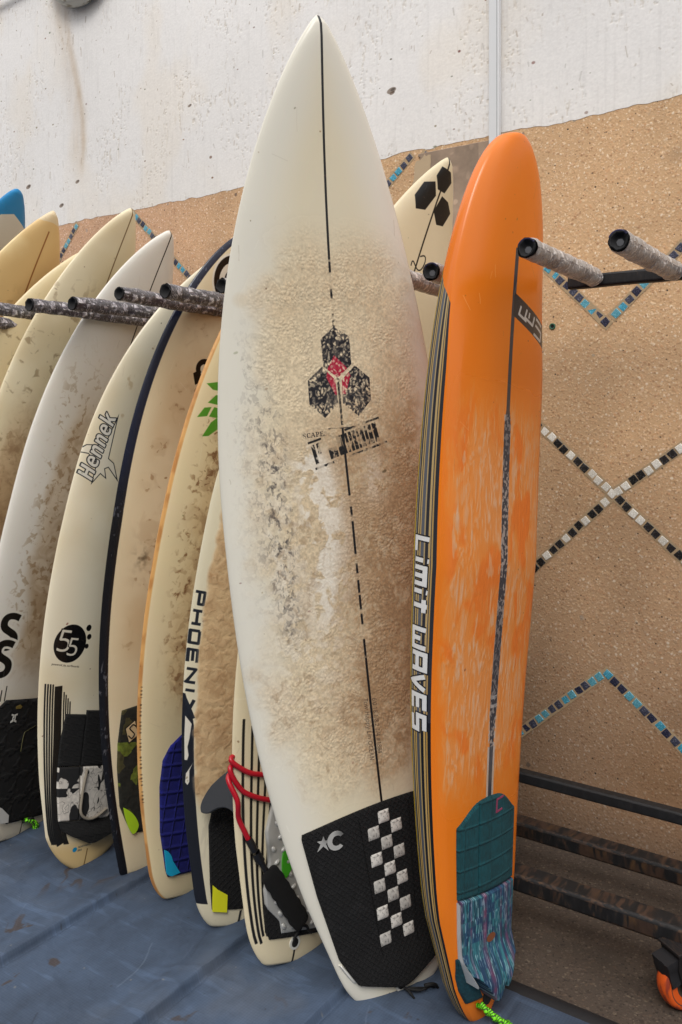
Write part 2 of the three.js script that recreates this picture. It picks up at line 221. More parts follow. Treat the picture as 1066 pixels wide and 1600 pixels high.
// ---------- blue tarpaulin ----------
{
  const t = thing('floor_tarpaulin', 'creased blue-grey tarpaulin spread on the floor under the surfboards', 'tarpaulin', [-1.2, 0.004, 0.63]);
  const xs = [], zs = []; for (let x = -7; x < -2.8; x += 0.1) xs.push(x); for (let x = -2.8; x < 0.1; x += [-1.152, -1.5, -0.9, -1.95, -0.62].some(s => Math.abs(x - s) < 0.035) ? 0.0025 : 0.0065) xs.push(x); for (let x = 0.1; x < 3.6; x += 0.1) xs.push(x);
  for (let z = 0.63; z < 1.75; z += 0.007) zs.push(z); for (let z = 1.75; z < 6; z += 0.12) zs.push(z);
  const r = rngOf(77), wr = [];
  for (let i = 0; i < 120; i++) { const x = -3 + 3 * r(), z = 0.6 + 1.1 * r(), a = r() < 0.55 ? 0.2 + (r() - 0.5) * 0.9 : 1.4 + (r() - 0.5); wr.push([x, z, Math.cos(a), Math.sin(a), 0.05 + 0.22 * r(), 0.004 + 0.006 * r(), (r() < 0.75 ? 1 : -1) * (0.0012 + 0.0028 * r()), r() * 9]); }
  const H = (x, z) => {
    let h = 0.002 * (fbm(x * 2.5, z * 2.5, 3) - 0.4) + 0.0010 * (fbm(x * 14, z * 14, 3) - 0.5);
    for (const [sx, amp, w] of [[-1.152, 0.016, 0.04], [-1.5, 0.015, 0.05], [-0.9, 0.011, 0.035], [-1.95, 0.013, 0.045], [-0.62, 0.008, 0.03]]) { const dx = x - sx - 0.006 * Math.sin(z * 5 + sx * 9) - 0.006 * (fbm(z * 9 + sx, 2, 3) - 0.5), k = 0.6 + 0.8 * fbm(z * 4 + sx * 7, 5, 3); h += k * (dx < 0 ? amp * Math.exp(-dx * dx / (w * w * 2)) : amp * Math.exp(-dx * dx / (0.0045 * 0.0045))); h -= 0.005 * gauss(dx, 0.009, 0.005); }
    for (const [a, b, cx, cz, L, w, am, ph] of wr) { const dx = x - a, dz = z - b, u = dx * cx + dz * cz; if (Math.abs(u) > L) continue; const v = -dx * cz + dz * cx + 0.02 * Math.sin(u * 14 + ph); if (Math.abs(v) < 3 * w) h += am * Math.exp(-v * v / (w * w)) * (1 - (u / L) ** 2); }
    return h * sst(0.62, 0.75, z) * 0.8 + 0.004;
  };
  const nx = xs.length - 1, nz = zs.length - 1;
  const g = grid(nx, nz, (u, v) => { const x = xs[Math.round(u * nx)], z = zs[Math.round((1 - v) * nz)]; return [x + 1.2, H(x, z), z - 0.63]; }, (u, v) => [(xs[Math.round(u * nx)] + 3) / 3, (zs[Math.round((1 - v) * nz)] - 0.5) / 1.5]);
  const mp = pixTex(2048, 1024, (X, Y) => {
    const x = X * 3, z = (1 - Y) * 1.5, a = fbm(x * 4, z * 4, 5), b = fbm(x * 30, z * 16, 4), sc = sst(0.64, 0.74, fbm(x * 9 + 5, z * 60, 3)), dust = sst(0.5, 0.8, fbm(x * 6 + 31, z * 7, 4));
    let v = 1 + 0.35 * (a - 0.5) + 0.3 * (b - 0.5) + 0.13 * sc, R = 62 * v, G = 76 * v, B = 96 * v; R = mix(R, 112, dust * 0.25); G = mix(G, 110, dust * 0.25); B = mix(B, 112, dust * 0.25);
    const st = sst(0.68, 0.75, warp(x * 20 + 77, z * 14 + 5, 4)) * sst(0.45, 0.6, fbm(x * 3 + 7, z * 3, 2)); R = mix(R, 66, st * 0.7); G = mix(G, 52, st * 0.7); B = mix(B, 46, st * 0.7);
    const weave = ((Math.floor(X * 2048) & 3) === 0 ? -5 : 0) + ((Math.floor(Y * 1024) & 3) === 0 ? -5 : 0);
    return [clamp(R + weave, 0, 255), clamp(G + weave, 0, 255), clamp(B + weave, 0, 255)];
  });
  { const c = mp.image, g = c.getContext('2d'), q = rngOf(91); g.lineCap = 'round';
    for (let i = 0; i < 150; i++) { let x = q() * 2048, y = q() * 1024, a = q() < 0.6 ? -1.2 + 0.5 * (q() - 0.5) : q() * 6.3, L = 20 + 130 * q(), lt = q() < 0.6; const pts = [[x, y]]; for (let k = 0; k < 10; k++) { a += (q() - 0.5) * 0.35; x += Math.cos(a) * L / 10; y += Math.sin(a) * L / 10; pts.push([x, y]); } g.strokeStyle = lt ? `rgba(150,160,178,${0.08 + 0.2 * q()})` : `rgba(26,30,40,${0.1 + 0.25 * q()})`; g.lineWidth = 0.8 + 1.6 * q(); g.beginPath(); pts.forEach((p, k) => g[k ? 'lineTo' : 'moveTo'](...p)); g.stroke(); }
    for (let i = 0; i < 900; i++) { const x = q() * 2048, y = q() * 1024, s = 0.5 + 1.6 * q() * q(); g.fillStyle = q() < 0.5 ? `rgba(150,140,124,${0.2 + 0.4 * q()})` : `rgba(30,26,24,${0.2 + 0.4 * q()})`; g.beginPath(); g.ellipse(x, y, s, s * (0.6 + q()), q() * 3, 0, 7); g.fill(); } }
  const crk = pixTex(1400, 700, (X, Y) => { const x = X * 3, z = (1 - Y) * 1.5; const r1 = 1 - Math.abs(2 * warp(x * 7, z * 5, 3, 2.5) - 1), r2 = 1 - Math.abs(2 * warp(x * 19 + 9, z * 13, 3, 2) - 1), v = 255 * clamp(0.12 * Math.pow(r1, 20) + 0.12 * Math.pow(r2, 14) + 0.4 * fbm(x * 60, z * 60, 3)); return [v, v, v]; }, false);
  part('sheet', g, new THREE.MeshStandardMaterial({ map: mp, roughness: 0.8, bumpMap: crk, bumpScale: 0.004 }), t);
  part('hem', grid(160, 6, (u, v) => { const x = mix(-7, 3.5, u); return [x + 1.2, 0.002 + 0.006 * Math.sin(v * Math.PI), mix(0.012, -0.026, v) + 0.006 * (fbm(x * 4, 1) - 0.5)]; }), std(0x17171a, 0.7), t);
}

// ---------- rack ----------
{
  const rack = thing('surfboard_rack', 'rusty black steel rack on casters along the wall, with film-wrapped padded pegs', 'surfboard rack', [-1.4, 0, 0.46]);
  const rust = (seed, am) => pixTex(1024, 128, (x, y) => { const a = warp(x * 60 + seed, y * 4, 4), b = warp(x * 200, y * 16 + seed, 4), k = 0.62 * sst(0.56 - am, 0.72 - am, a * 0.55 + b * 0.45), o = sst(0.6, 0.8, fbm(x * 120 + 9, y * 9 + seed, 3)); const bl = 20 + 26 * (b - 0.3); return [mix(bl, 82 + 24 * o + 40 * (b - 0.5), k), mix(bl, 56 + 16 * o + 30 * (b - 0.5), k), mix(bl + 2, 40 + 20 * (b - 0.5), k)]; });
  const rb = (seed, am, rx) => { const m = rust(seed, am); m.repeat.set(rx, 1); return new THREE.MeshStandardMaterial({ map: m, bumpMap: m, bumpScale: 0.0015, roughness: 0.62, metalness: 0.15 }); };
  const bar = (name, h, z, sy, sz, m, x0 = -3.9, x1 = 0.5) => {            // square tube with rounded corners, slightly uneven
    const q = []; const R = Math.min(sy, sz) * 0.2; for (const [cx, cy, a0] of [[1, 1, 0], [-1, 1, 1], [-1, -1, 2], [1, -1, 3]]) for (let k = 0; k <= 3; k++) { const a = (a0 + k / 3) * Math.PI / 2; q.push([cx * (sz / 2 - R) + R * Math.cos(a), cy * (sy / 2 - R) + R * Math.sin(a)]); } q.push(q[0]);
    const n = q.length - 1, g = grid(160, n, (u, v) => { const x = mix(x0, x1, u), p = q[Math.round(v * n)]; const w = 0.0012 * (fbm(x * 22, v * 4, 2) - 0.5); return [x + 1.4, h + p[1] + w, z - 0.46 + p[0] + w]; }, (u, v) => [u, v]);
    return part(name, g, m, rack);
  };
  bar('top_rail', 1.372, 0.452, 0.026, 0.026, rb(3, -0.08, 3), -0.585, 0.5); bar('top_rail', 1.372, 0.19, 0.026, 0.026, rb(5, -0.08, 3), -3.9, -0.83);
  bar('lower_rail', 0.296, 0.36, 0.025, 0.026, rb(40, -0.12, 3));
  bar('base_rail', 0.114, 0.228, 0.036, 0.046, rb(80, 0.14, 3)); bar('base_rail', 0.126, 0.462, 0.038, 0.05, rb(120, 0.15, 3));
  for (const x of [-3.6, 0.3]) {                  // end frames, outside the picture
    const m = rb(x * 10 + 90, 0, 1), f = (a, b) => { const g = tube([a, [(a[0] + b[0]) / 2, (a[1] + b[1]) / 2, (a[2] + b[2]) / 2], b], 0.018, 12, 10); g.translate(1.4, 0, -0.46); return g; };
    part('end_frame', mergeGeometries([f([x, 0.12, 0.228], [x, 1.372, 0.44]), f([x, 0.12, 0.462], [x, 0.296, 0.36]), f([x, 0.112, 0.228], [x, 0.112, 0.46])]), m, rack);
  }
  const film = (dark) => pixTex(512, 512, (x, y) => {
    const s = warp(x * 12 + y * 34, y * 40 - x * 5, 4, 2.6), t = warp(x * 20 + y * 60, y * 70 - x * 8, 3, 3), w = sst(0.5, 0.72, s), pu = sst(0.55, 0.75, fbm(x * 9 + 40, y * 5, 3)), hi = sst(0.6, 0.72, t);
    let v = dark ? mix(92, 205, w) + 70 * hi : mix(168, 236, w) + 30 * hi; v += 30 * (t - 0.5);
    const dk = dark ? 0.55 * sst(0.52, 0.7, fbm(x * 12 + 8, y * 9 + 3, 3)) : 0.4 * pu * (1 - hi); return [clamp(mix(v, 52, dk), 0, 255), clamp(mix(v * 0.97, 46, dk), 0, 255), clamp(mix(v * (dark ? 1.0 : 0.95), 58, dk), 0, 255)];
  });
  const fl = film(false), fd = film(true);
  const fm = [new THREE.MeshPhysicalMaterial({ map: fl, bumpMap: fl, bumpScale: 0.004, roughness: 0.24 }), new THREE.MeshPhysicalMaterial({ map: fd, bumpMap: fd, bumpScale: 0.004, roughness: 0.24 })];
  const foam = std(0x101013, 0.8), core = std(0x55565a, 0.5), pur = std(0x25224a, 0.6);
  for (let i = -5; i <= 10; i++) {
    const s = ({ 0: -1.847, 1: -1.677, 2: -1.5085, 8: -0.528, 9: -0.3785 })[i] ?? -0.523 + (i - 8) * 0.1666, dark = i < 4, back = i < 8 ? 0.255 : 0, L = (i === 6 ? 0.185 : i === 7 ? 0.262 : i > 7 ? 0.345 : 0.362) + back, r0 = i > 5 ? 0.0178 : 0.0168, ph = i * 7.3;
    const g = grid(28, 60, (u, v) => { const a = u * Math.PI * 2, z = 0.014 + v * L; const tw = z * 160 + a * 1.0; let r = r0 * (1 + 0.055 * Math.abs(Math.sin(tw * 0.5 + ph)) + 0.3 * (fbm(Math.cos(a) * 1.6 + ph, z * 40 + Math.sin(a) * 1.6, 3) - 0.45)); r *= v > 0.97 ? mix(1, 0.93, (v - 0.97) / 0.03) : 1; return [r * Math.cos(a), r * Math.sin(a) + 0.004 * Math.sin(v * 2 + ph), z]; }, (u, v) => [u, v * 2 + ph]);
    const peg = part('padded_peg', g, fm[dark ? 1 : 0], rack); peg.position.set(s + 1.4 - (i === 7 ? 0.140 : 0), 1.372, -back); peg.rotation.x = (-0.01 + 0.012 * Math.sin(i * 2.1)); peg.rotation.y = i === 7 ? 0.142 : 0;
    const dy = 0.004 * Math.sin(2 + ph), ze = 0.014 + L;
    const rg = rngOf(200 + i), js = [...Array(15)].map(() => 0.88 + 0.24 * rg()); js[14] = js[0];
    const end = grid(14, 4, (u, v) => { const a = u * Math.PI * 2, rr = [0.0145, 0.0155, 0.0125, 0.0085, 0.0001][Math.round(v * 4)] * (v < 0.6 ? js[Math.round(u * 14)] : 1), z = [-0.006, 0.004 * js[(Math.round(u * 14) * 5) % 14], 0.002, -0.004, -0.0045][Math.round(v * 4)]; return [rr * Math.cos(a), dy + rr * Math.sin(a), ze + z]; });
    const e = part('foam_end', end, foam, peg);
    if (i >= 7) { const k = new THREE.CylinderGeometry(0.006, 0.006, 0.004, 7); k.rotateX(Math.PI / 2); k.translate(0.001, dy - 0.003, ze - 0.0045); part('steel_core', k, core, peg); part('tape', new THREE.TorusGeometry(0.0152, 0.0018, 6, 14, 2.2).rotateZ(0.6).translate(0, dy, ze + 0.002), pur, peg); }
  }
  // caster
  const cg = new THREE.Group(); cg.name = 'caster'; rack.add(cg); cg.scale.setScalar(0.93); cg.position.set(-0.358 + 1.4, 0.0525, 0.482 - 0.46); cg.rotation.y = 0.95;
  const prof = [[0.03, -0.0165], [0.047, -0.0175], [0.0535, -0.015], [0.0565, -0.007], [0.0568, 0], [0.0565, 0.007], [0.0535, 0.015], [0.047, 0.0175], [0.03, 0.0165]].map(p => new THREE.Vector2(...p));
  const tr = new THREE.LatheGeometry(prof, 48); tr.rotateX(Math.PI / 2);
  const om = pixTex(128, 64, (x, y) => { const d = sst(0.5, 0.75, fbm(x * 12, y * 8, 3)); return [222 - 70 * d, 92 - 30 * d, 30 + 10 * d]; });
  part('tyre', tr, std(0xffffff, 0.5, { map: om }), cg);
  const hub = new THREE.LatheGeometry([[0, -0.012], [0.012, -0.019], [0.016, -0.012], [0.024, -0.011], [0.036, -0.013], [0.044, -0.018], [0.0455, -0.0165], [0.0455, 0.0165], [0.044, 0.018], [0.036, 0.013], [0.024, 0.011], [0.016, 0.012], [0.012, 0.019], [0, 0.02]].map(p => new THREE.Vector2(...p)), 40); hub.rotateX(Math.PI / 2);
  const hm = pixTex(128, 128, (x, y) => { const a = fbm(x * 8, y * 8, 4); return [70 + 80 * (a - 0.4), 66 + 60 * (a - 0.4), 58 + 40 * (a - 0.4)]; });
  part('hub', hub, std(0xffffff, 0.6, { map: hm, metalness: 0.3 }), cg);
  const fs = new THREE.Shape(); fs.moveTo(-0.018, -0.012); fs.lineTo(0.016, -0.014); fs.lineTo(0.03, 0.058); fs.lineTo(-0.032, 0.06); fs.lineTo(-0.032, 0.035); fs.closePath();
  const fk = [-1, 1].map(k => { const g = new THREE.ExtrudeGeometry(fs, { depth: 0.003, bevelEnabled: true, bevelSize: 0.001, bevelThickness: 0.001, bevelSegments: 1 }); g.translate(0, 0, k * 0.023 - 0.0015); return g; });
  const ck = new THREE.BoxGeometry(0.003, 0.03, 0.04); ck.rotateZ(-0.22); ck.translate(-0.034, 0.046, 0); const tp = new THREE.BoxGeometry(0.066, 0.004, 0.05); tp.translate(-0.001, 0.061, 0);
  const km = std(0x1b1817, 0.6, { metalness: 0.2 });
  part('fork', mergeGeometries([fk[0], fk[1], ck.toNonIndexed(), tp.toNonIndexed()]), km, cg);
  const cover = new THREE.BoxGeometry(0.034, 0.05, 0.044, 8, 8, 8); { const p = cover.attributes.position; for (let i = 0; i < p.count; i++) p.setXYZ(i, p.getX(i) + 0.006 * (fbm(p.getY(i) * 60, p.getZ(i) * 60, 2) - 0.5), p.getY(i), p.getZ(i) + 0.004 * (fbm(p.getX(i) * 60, p.getY(i) * 60, 2) - 0.5)); cover.computeVertexNormals(); } cover.rotateZ(0.3); cover.translate(-0.036, 0.03, 0);
  part('brake_cover', cover, std(0x16161a, 0.7), cg);
  part('mounting_plate', new RoundedBoxGeometry(0.075, 0.006, 0.06, 2, 0.002).translate(0, 0.068, 0), rb(310, 0.05, 1), cg);
}

// ---------- surfboards ----------
const XW = 0.6, XC = 0.28;
function boardShape(p) {
  const B = { ...p };
  B.hw = t => { t = clamp(t); let o; if (t >= p.tw) { const x = (t - p.tw) / (1 - p.tw); o = Math.pow(Math.max(0, 1 - Math.pow(x, p.a)), p.b) * p.W / 2; } else { const y = (p.tw - t) / p.tw; o = p.W / 2 - (p.W / 2 - p.wt) * Math.pow(y, p.c); } const k = clamp(t / p.rt0), sq = p.sq ?? 0.6; return o * (sq + (1 - sq) * Math.sqrt(Math.max(0, 1 - (1 - k) * (1 - k)))); };
  B.rock = t => p.rn * Math.pow(clamp((t - 0.4) / 0.6), 2.6) + p.rt * Math.pow(clamp((0.4 - t) / 0.4), 2);
  B.thick = t => p.th * (Math.sqrt(clamp(1 - Math.abs(2 * t - 1))) * 0.75 + 0.25) * Math.min(1, Math.sqrt(Math.max(B.hw(t), 1e-5) / 0.022));
  B.deckN = p.boxy ? x => x < 0.93 ? 0.76 + 0.24 * (1 - Math.pow(x / 0.93, 2.0)) - 0.06 * sst(0.85, 0.93, x) + 0.0 : mix(0.70, 0.64, (x - 0.93) / 0.07) : x => 0.4 + 0.6 * Math.pow(Math.max(0, 1 - Math.pow(x, 2.4)), 0.55);
  B.z = (l, w, lift = 0) => { const t = l / p.len, h = B.hw(t), x = Math.min(1, Math.abs(w) / Math.max(h, 1e-5)); return B.thick(t) * B.deckN(x) + B.rock(t) + lift; };
  B.P = (l, w, lift = 0) => [-w, l, B.z(l, w, lift)];
  const L = V(Math.tan(p.til), 1, -Math.tan(p.lean)).normalize(), N = V(Math.cos(p.psi), 0, Math.sin(p.psi)); N.addScaledVector(L, -N.dot(L)).normalize();
  B.q = new THREE.Quaternion().setFromRotationMatrix(new THREE.Matrix4().makeBasis(new THREE.Vector3().crossVectors(L, N), L, N));
  return B;
}
function boardGeo(B) {
  const ts = [0]; for (let i = 1; i <= 90; i++) { const a = i / 90; ts.push(a < 0.12 ? a * 0.45 : a); } ts.push(0.993, 0.997, 0.9985); ts.sort((a, b) => a - b); ts[ts.length - 1] = 0.9996;
  const rows = [[0, 0.25], [0.0012 / B.len, 0.62], [0.0035 / B.len, 0.86], [0.007 / B.len, 1], ...ts.filter(t => t > 0.009).map(t => [t, 1])];
  const prof = [], ND = 30;
  if (B.boxy) {
    const half = [[0, 1]]; for (let i = 1; i <= 14; i++) { const x = 0.93 * i / 14; half.push([x, B.deckN(Math.min(x, 0.9299))]); } half.push([0.955, 0.685], [0.972, 0.66], [0.98, 0.64]);
    const deck = half, side = [[0.98, 0.64], [0.99, 0.5], [1, 0.36], [1, 0.24], [0.992, 0.13], [0.975, 0.06]], bot = [[0.975, 0.06], [0.94, 0.02], [0.85, 0], [0.5, 0], [0, 0]];
    prof.push({ k: 'deck', pts: [...deck.slice().reverse().map(([x, y]) => [x, y]), ...deck.slice(1).map(([x, y]) => [-x, y])] });
    prof.push({ k: 'side', pts: side }, { k: 'side', pts: side.map(([x, y]) => [-x, y]).reverse() });
    prof.push({ k: 'hull', pts: [...bot.map(([x, y]) => [x, y]), ...bot.slice(0, -1).reverse().map(([x, y]) => [-x, y])] });
  } else {
    const d = [], b = []; for (let i = 0; i <= ND; i++) { const x = Math.sin(Math.PI / 2 - Math.PI * i / ND); d.push([x, B.deckN(Math.abs(x))]); } for (let i = 0; i <= 22; i++) { const x = Math.sin(Math.PI / 2 - Math.PI * i / 22); b.push([x, 0.4 - 0.4 * Math.sqrt(Math.max(0, 1 - Math.abs(x) ** 5))]); }
    prof.push({ k: 'deck', pts: d }, { k: 'hull', pts: b });
  }
  const res = {};
  for (const { k, pts } of prof) {
    const pos = [], uv = [], idx = [], n = pts.length, rw = k === 'deck' ? 1 : -1;
    for (const [t, sc] of rows) { const h = B.hw(t) - (sc < 1 ? 0.004 * (1 - sc) : 0), th = B.thick(t), rk = B.rock(t), l = t * B.len, kr = B.boxy ? sst(0.70, 0.84, t) : 0;
      pts.forEach(([x, y0], j) => { const w = x * h, y = kr ? mix(y0, Math.min(y0, 0.36 + 0.64 * Math.pow(Math.max(0, 1 - Math.pow(Math.abs(x), 2.4)), 0.55)), kr) : y0; pos.push(-w, l, th * (0.42 + (y - 0.42) * sc) + rk); uv.push(...(k === 'deck' ? [(XC - w) / XW, l / B.len] : k === 'hull' ? [0.975, l / B.len] : [l / B.len, j / (n - 1)])); }); }
    for (let i = 0; i < rows.length - 1; i++) for (let j = 0; j < n - 1; j++) { const a = i * n + j, b2 = a + 1, c = a + n, d = c + 1; if (rw > 0) idx.push(a, b2, d, a, d, c); else idx.push(a, d, b2, a, c, d); }
    const base = pos.length / 3; if (k !== 'side') { const h0 = 0; let cz = 0; for (let j = 0; j < n; j++) cz += pos[j * 3 + 2] / n; pos.push(0, 0, cz); uv.push(k === 'deck' ? XC / XW : 0.975, 0); for (let j = 0; j < n - 1; j++) rw > 0 ? idx.push(base, j + 1, j) : idx.push(base, j, j + 1); }
    const g = new THREE.BufferGeometry(); g.setAttribute('position', new THREE.Float32BufferAttribute(pos, 3)); g.setAttribute('uv', new THREE.Float32BufferAttribute(uv, 2)); g.setIndex(idx);
    (res[k] ??= []).push(g);
  }
  // smooth the rail apex: weld normals by position over all pieces (the boxy rail keeps its hard deck edge)
  const all = Object.values(res).flat(), acc = new Map(), key = (p, i) => Math.round(p.getX(i) * 2e4) + '_' + Math.round(p.getY(i) * 2e4) + '_' + Math.round(p.getZ(i) * 2e4);
  for (const g of all) g.computeVertexNormals();
  { const weld = (p, i) => !B.boxy || p.getY(i) > 0.8 * B.len; for (const g of all) { const p = g.attributes.position, n = g.attributes.normal; for (let i = 0; i < p.count; i++) if (weld(p, i)) { const k = key(p, i), v = acc.get(k) ?? [0, 0, 0]; v[0] += n.getX(i); v[1] += n.getY(i); v[2] += n.getZ(i); acc.set(k, v); } }
    for (const g of all) { const p = g.attributes.position, n = g.attributes.normal; for (let i = 0; i < p.count; i++) if (weld(p, i)) { const v = acc.get(key(p, i)), m = Math.hypot(...v) || 1; n.setXYZ(i, v[0] / m, v[1] / m, v[2] / m); } } }
  return res;
}
// print + dirt + wax into one colour map; wax thickness into the relief
function skin(B, S) {
  const W = S.tw ?? 512, H = S.th ?? 2048, [pc, pg] = canvas(W, H);
  pg.setTransform(W / XW, 0, 0, H / B.len, 0, 0);
  if (S.print) S.print(pg, w => XC - w, l => B.len - l);
  { const q = rngOf(Math.round(B.s * 1e4) & 0xffff); pg.lineCap = 'round';
    for (let i = 0; i < 110; i++) { const x = q() * 0.56, y = q() * B.len, a = Math.PI / 2 + (q() - 0.5) * (q() < 0.7 ? 0.6 : 3), L = 0.006 + 0.05 * q() * q(); pg.strokeStyle = q() < 0.5 ? `rgba(112,92,66,${0.05 + 0.16 * q()})` : `rgba(255,252,240,${0.05 + 0.2 * q()})`; pg.lineWidth = 0.0006 + 0.001 * q(); pg.beginPath(); pg.moveTo(x, y); pg.quadraticCurveTo(x + Math.cos(a) * L * 0.5 + 0.004 * (q() - 0.5), y + Math.sin(a) * L * 0.5, x + Math.cos(a) * L, y + Math.sin(a) * L); pg.stroke(); }
    for (let i = 0; i < 46; i++) { const x = q() * 0.56, y = q() * B.len, s = 0.0008 + 0.0024 * q() * q(); pg.fillStyle = `rgba(${70 + 60 * q()},${52 + 40 * q()},${30 + 30 * q()},${0.2 + 0.45 * q()})`; pg.beginPath(); pg.ellipse(x, y, s, s * (0.7 + 1.3 * q()), q() * 3, 0, 7); pg.fill(); }
    for (let i = 0; i < 4; i++) { const x = q() * 0.56, y = B.len * (0.2 + 0.75 * q()), s = 0.008 + 0.014 * q(); const rg = pg.createRadialGradient(x, y, 0, x, y, s); rg.addColorStop(0, 'rgba(176,140,88,.16)'); rg.addColorStop(0.6, 'rgba(178,138,80,.1)'); rg.addColorStop(1, 'rgba(178,138,80,0)'); pg.fillStyle = rg; pg.fillRect(x - s, y - s, 2 * s, 2 * s); } }
  pg.setTransform(1, 0, 0, 1, 0, 0);
  const pr = pg.getImageData(0, 0, W, H).data, [c, g] = canvas(W, H), im = g.createImageData(W, H), d = im.data, bw = S.bump ? W / (S.bd ?? 2) : 0, bs = S.bd ?? 2, bump = bw ? new Uint8Array(bw * (H / bs) * 4) : null, rough = bw ? new Uint8Array(bw * (H / bs) * 4) : null;
  for (let y = 0; y < H; y++) { const l = (1 - (y + 0.5) / H) * B.len, h = B.hw(l / B.len); let last = [200, 190, 160, 0, 0, 0.3];
    for (let x = 0; x < W; x++) { const w = XC - (x + 0.5) / W * XW, i = (y * W + x) * 4, hu = x > W * 0.955, o = !hu && Math.abs(w) > h + 0.012 ? last : (last = S.pix(l, w, h, hu)), a = pr[i + 3] / 255 * (1 - (o[3] ?? 0));
      d[i] = clamp(mix(o[0], pr[i], a), 0, 255); d[i + 1] = clamp(mix(o[1], pr[i + 1], a), 0, 255); d[i + 2] = clamp(mix(o[2], pr[i + 2], a), 0, 255); d[i + 3] = 255;
      if (bw && x % bs === 0 && y % bs === 0) { const k = ((H / bs - 1 - y / bs) * bw + x / bs) * 4; bump[k] = bump[k + 1] = bump[k + 2] = clamp(o[4] ?? 0) * 255; bump[k + 3] = 255; rough[k] = rough[k + 1] = rough[k + 2] = clamp(o[5] ?? S.rough ?? 0.3) * 255; rough[k + 3] = 255; } } }
  g.putImageData(im, 0, 0);
  const m = new THREE.MeshPhysicalMaterial({ map: ctex(c), roughness: S.rough ?? 0.3, specularIntensity: 0.8 });
  if (bw) { const f = a => { const t = new THREE.DataTexture(a, bw, H / bs); t.magFilter = t.minFilter = THREE.LinearFilter; t.needsUpdate = true; return t; }; m.bumpMap = f(bump); m.bumpScale = S.bumpScale ?? 0.002; m.roughnessMap = f(rough); m.roughness = 1; }
  return m;
}
function board(p, label, S) {
  const B = boardShape(p), t = thing('surfboard', label, 'surfboard', [p.s, p.h, p.z]); t.quaternion.copy(B.q);
  const g = boardGeo(B), m = S.mat ?? skin(B, S);
  t.add(B.mesh = part('deck', g.deck[0], m, t)); part('hull', g.hull[0], S.hullMat ?? m, t);
  if (g.side) g.side.forEach(q => part('rail_band', q, S.sideMat, t));
  B.root = t; return B;
}
// a sheet that follows the deck between two edge curves [l, w]; lift(l, w) in metres
const lerpE = (e, l) => { for (let i = 0; i < e.length - 1; i++) { const [a, p] = e[i], [b, q] = e[i + 1]; if ((l <= a && l >= b) || (l >= a && l <= b)) return mix(p, q, a === b ? 0 : (l - a) / (b - a)); } return l > e[0][0] === e[0][0] > e[e.length - 1][0] ? e[0][1] : e[e.length - 1][1]; };
function pad(B, name, l0, l1, left, right, mat, o = {}) {
  const nl = o.nl ?? 60, nw = o.nw ?? 40, th = o.th ?? 0.005, end = o.end ?? (() => [l0, l1]), lift = o.lift ?? (() => 0);
  const pos = [], uv = [], idx = []; const K = nw + 5;
  for (let i = 0; i <= nl; i++) for (let j = -2; j <= nw + 2; j++) {
    const jj = clamp(j / nw), v0 = i / nl; let [a, b] = end(jj); const l = mix(a, b, v0), wl = lerpE(left, l), wr = lerpE(right, l), w = mix(wl, wr, jj), ed = j < 0 || j > nw, e2 = j === -2 || j === nw + 2, ei = i === 0 || i === nl;
    const inset = 0.0018, wi = j === -1 || j === nw + 1 || ed ? w : j === 0 ? w - inset : j === nw ? w + inset : w;
    const z = B.z(clamp(l, 0.001, B.len - 0.002), wi) + (e2 || (ei && false) ? -0.001 : ed ? th * 0.6 + lift(l, w) : th + lift(l, w)) + (ei && !ed ? -th * 0.45 : 0);
    pos.push(-wi, l, z); uv.push(w, l);
  }
  for (let i = 0; i < nl; i++) for (let j = 0; j < K - 1; j++) { const a = i * K + j, b = a + 1, c = a + K, d = c + 1; idx.push(a, d, b, a, c, d); }
  // end walls
  for (const i of [0, nl]) { const s = pos.length / 3; for (let j = 0; j < K; j++) { const q = (i * K + j) * 3; pos.push(pos[q], pos[q + 1], pos[q + 2]); uv.push(uv[(i * K + j) * 2], uv[(i * K + j) * 2 + 1]); pos.push(pos[q], pos[q + 1], Math.min(pos[q + 2], B.z(clamp(pos[q + 1], 0.001, B.len - 0.002), -pos[q]) - 0.001)); uv.push(uv[(i * K + j) * 2], uv[(i * K + j) * 2 + 1]); }
    for (let j = 0; j < K - 1; j++) { const a = s + j * 2; i ? idx.push(a, a + 1, a + 2, a + 1, a + 3, a + 2) : idx.push(a, a + 2, a + 1, a + 1, a + 2, a + 3); } }
  const g = new THREE.BufferGeometry(); g.setAttribute('position', new THREE.Float32BufferAttribute(pos, 3)); g.setAttribute('uv', new THREE.Float32BufferAttribute(uv, 2)); g.setIndex(idx); g.computeVertexNormals();
  return part(name, g, mat, B.root);
}
// a thin raised shape laid on the deck; shape drawn in metres with x to the right and y towards the nose
function badge(B, name, shape, l, w, mat, o = {}) {
  const g = new THREE.ExtrudeGeometry(shape, { depth: o.depth ?? 0.0012, bevelEnabled: false, curveSegments: 10 }), p = g.attributes.position, r = o.rot ?? 0, k = o.scale ?? 1;
  for (let i = 0; i < p.count; i++) { const x = p.getX(i) * k, y = p.getY(i) * k, X = x * Math.cos(r) - y * Math.sin(r), Y = x * Math.sin(r) + y * Math.cos(r); p.setXYZ(i, X - w, l + Y, B.z(l + Y, w - X, o.lift ?? 0) + p.getZ(i)); }
  g.computeVertexNormals(); return part(name, g, mat, o.parent ?? B.root);
}
const poly = pts => { const s = new THREE.Shape(); pts.forEach((p, i) => s[i ? 'lineTo' : 'moveTo'](...p)); s.closePath(); return s; };
const lw = (B, arr, lift) => arr.map(([l, w, n]) => n === undefined ? V(-w, l, B.z(l, w) + lift) : V(-w, l, n));
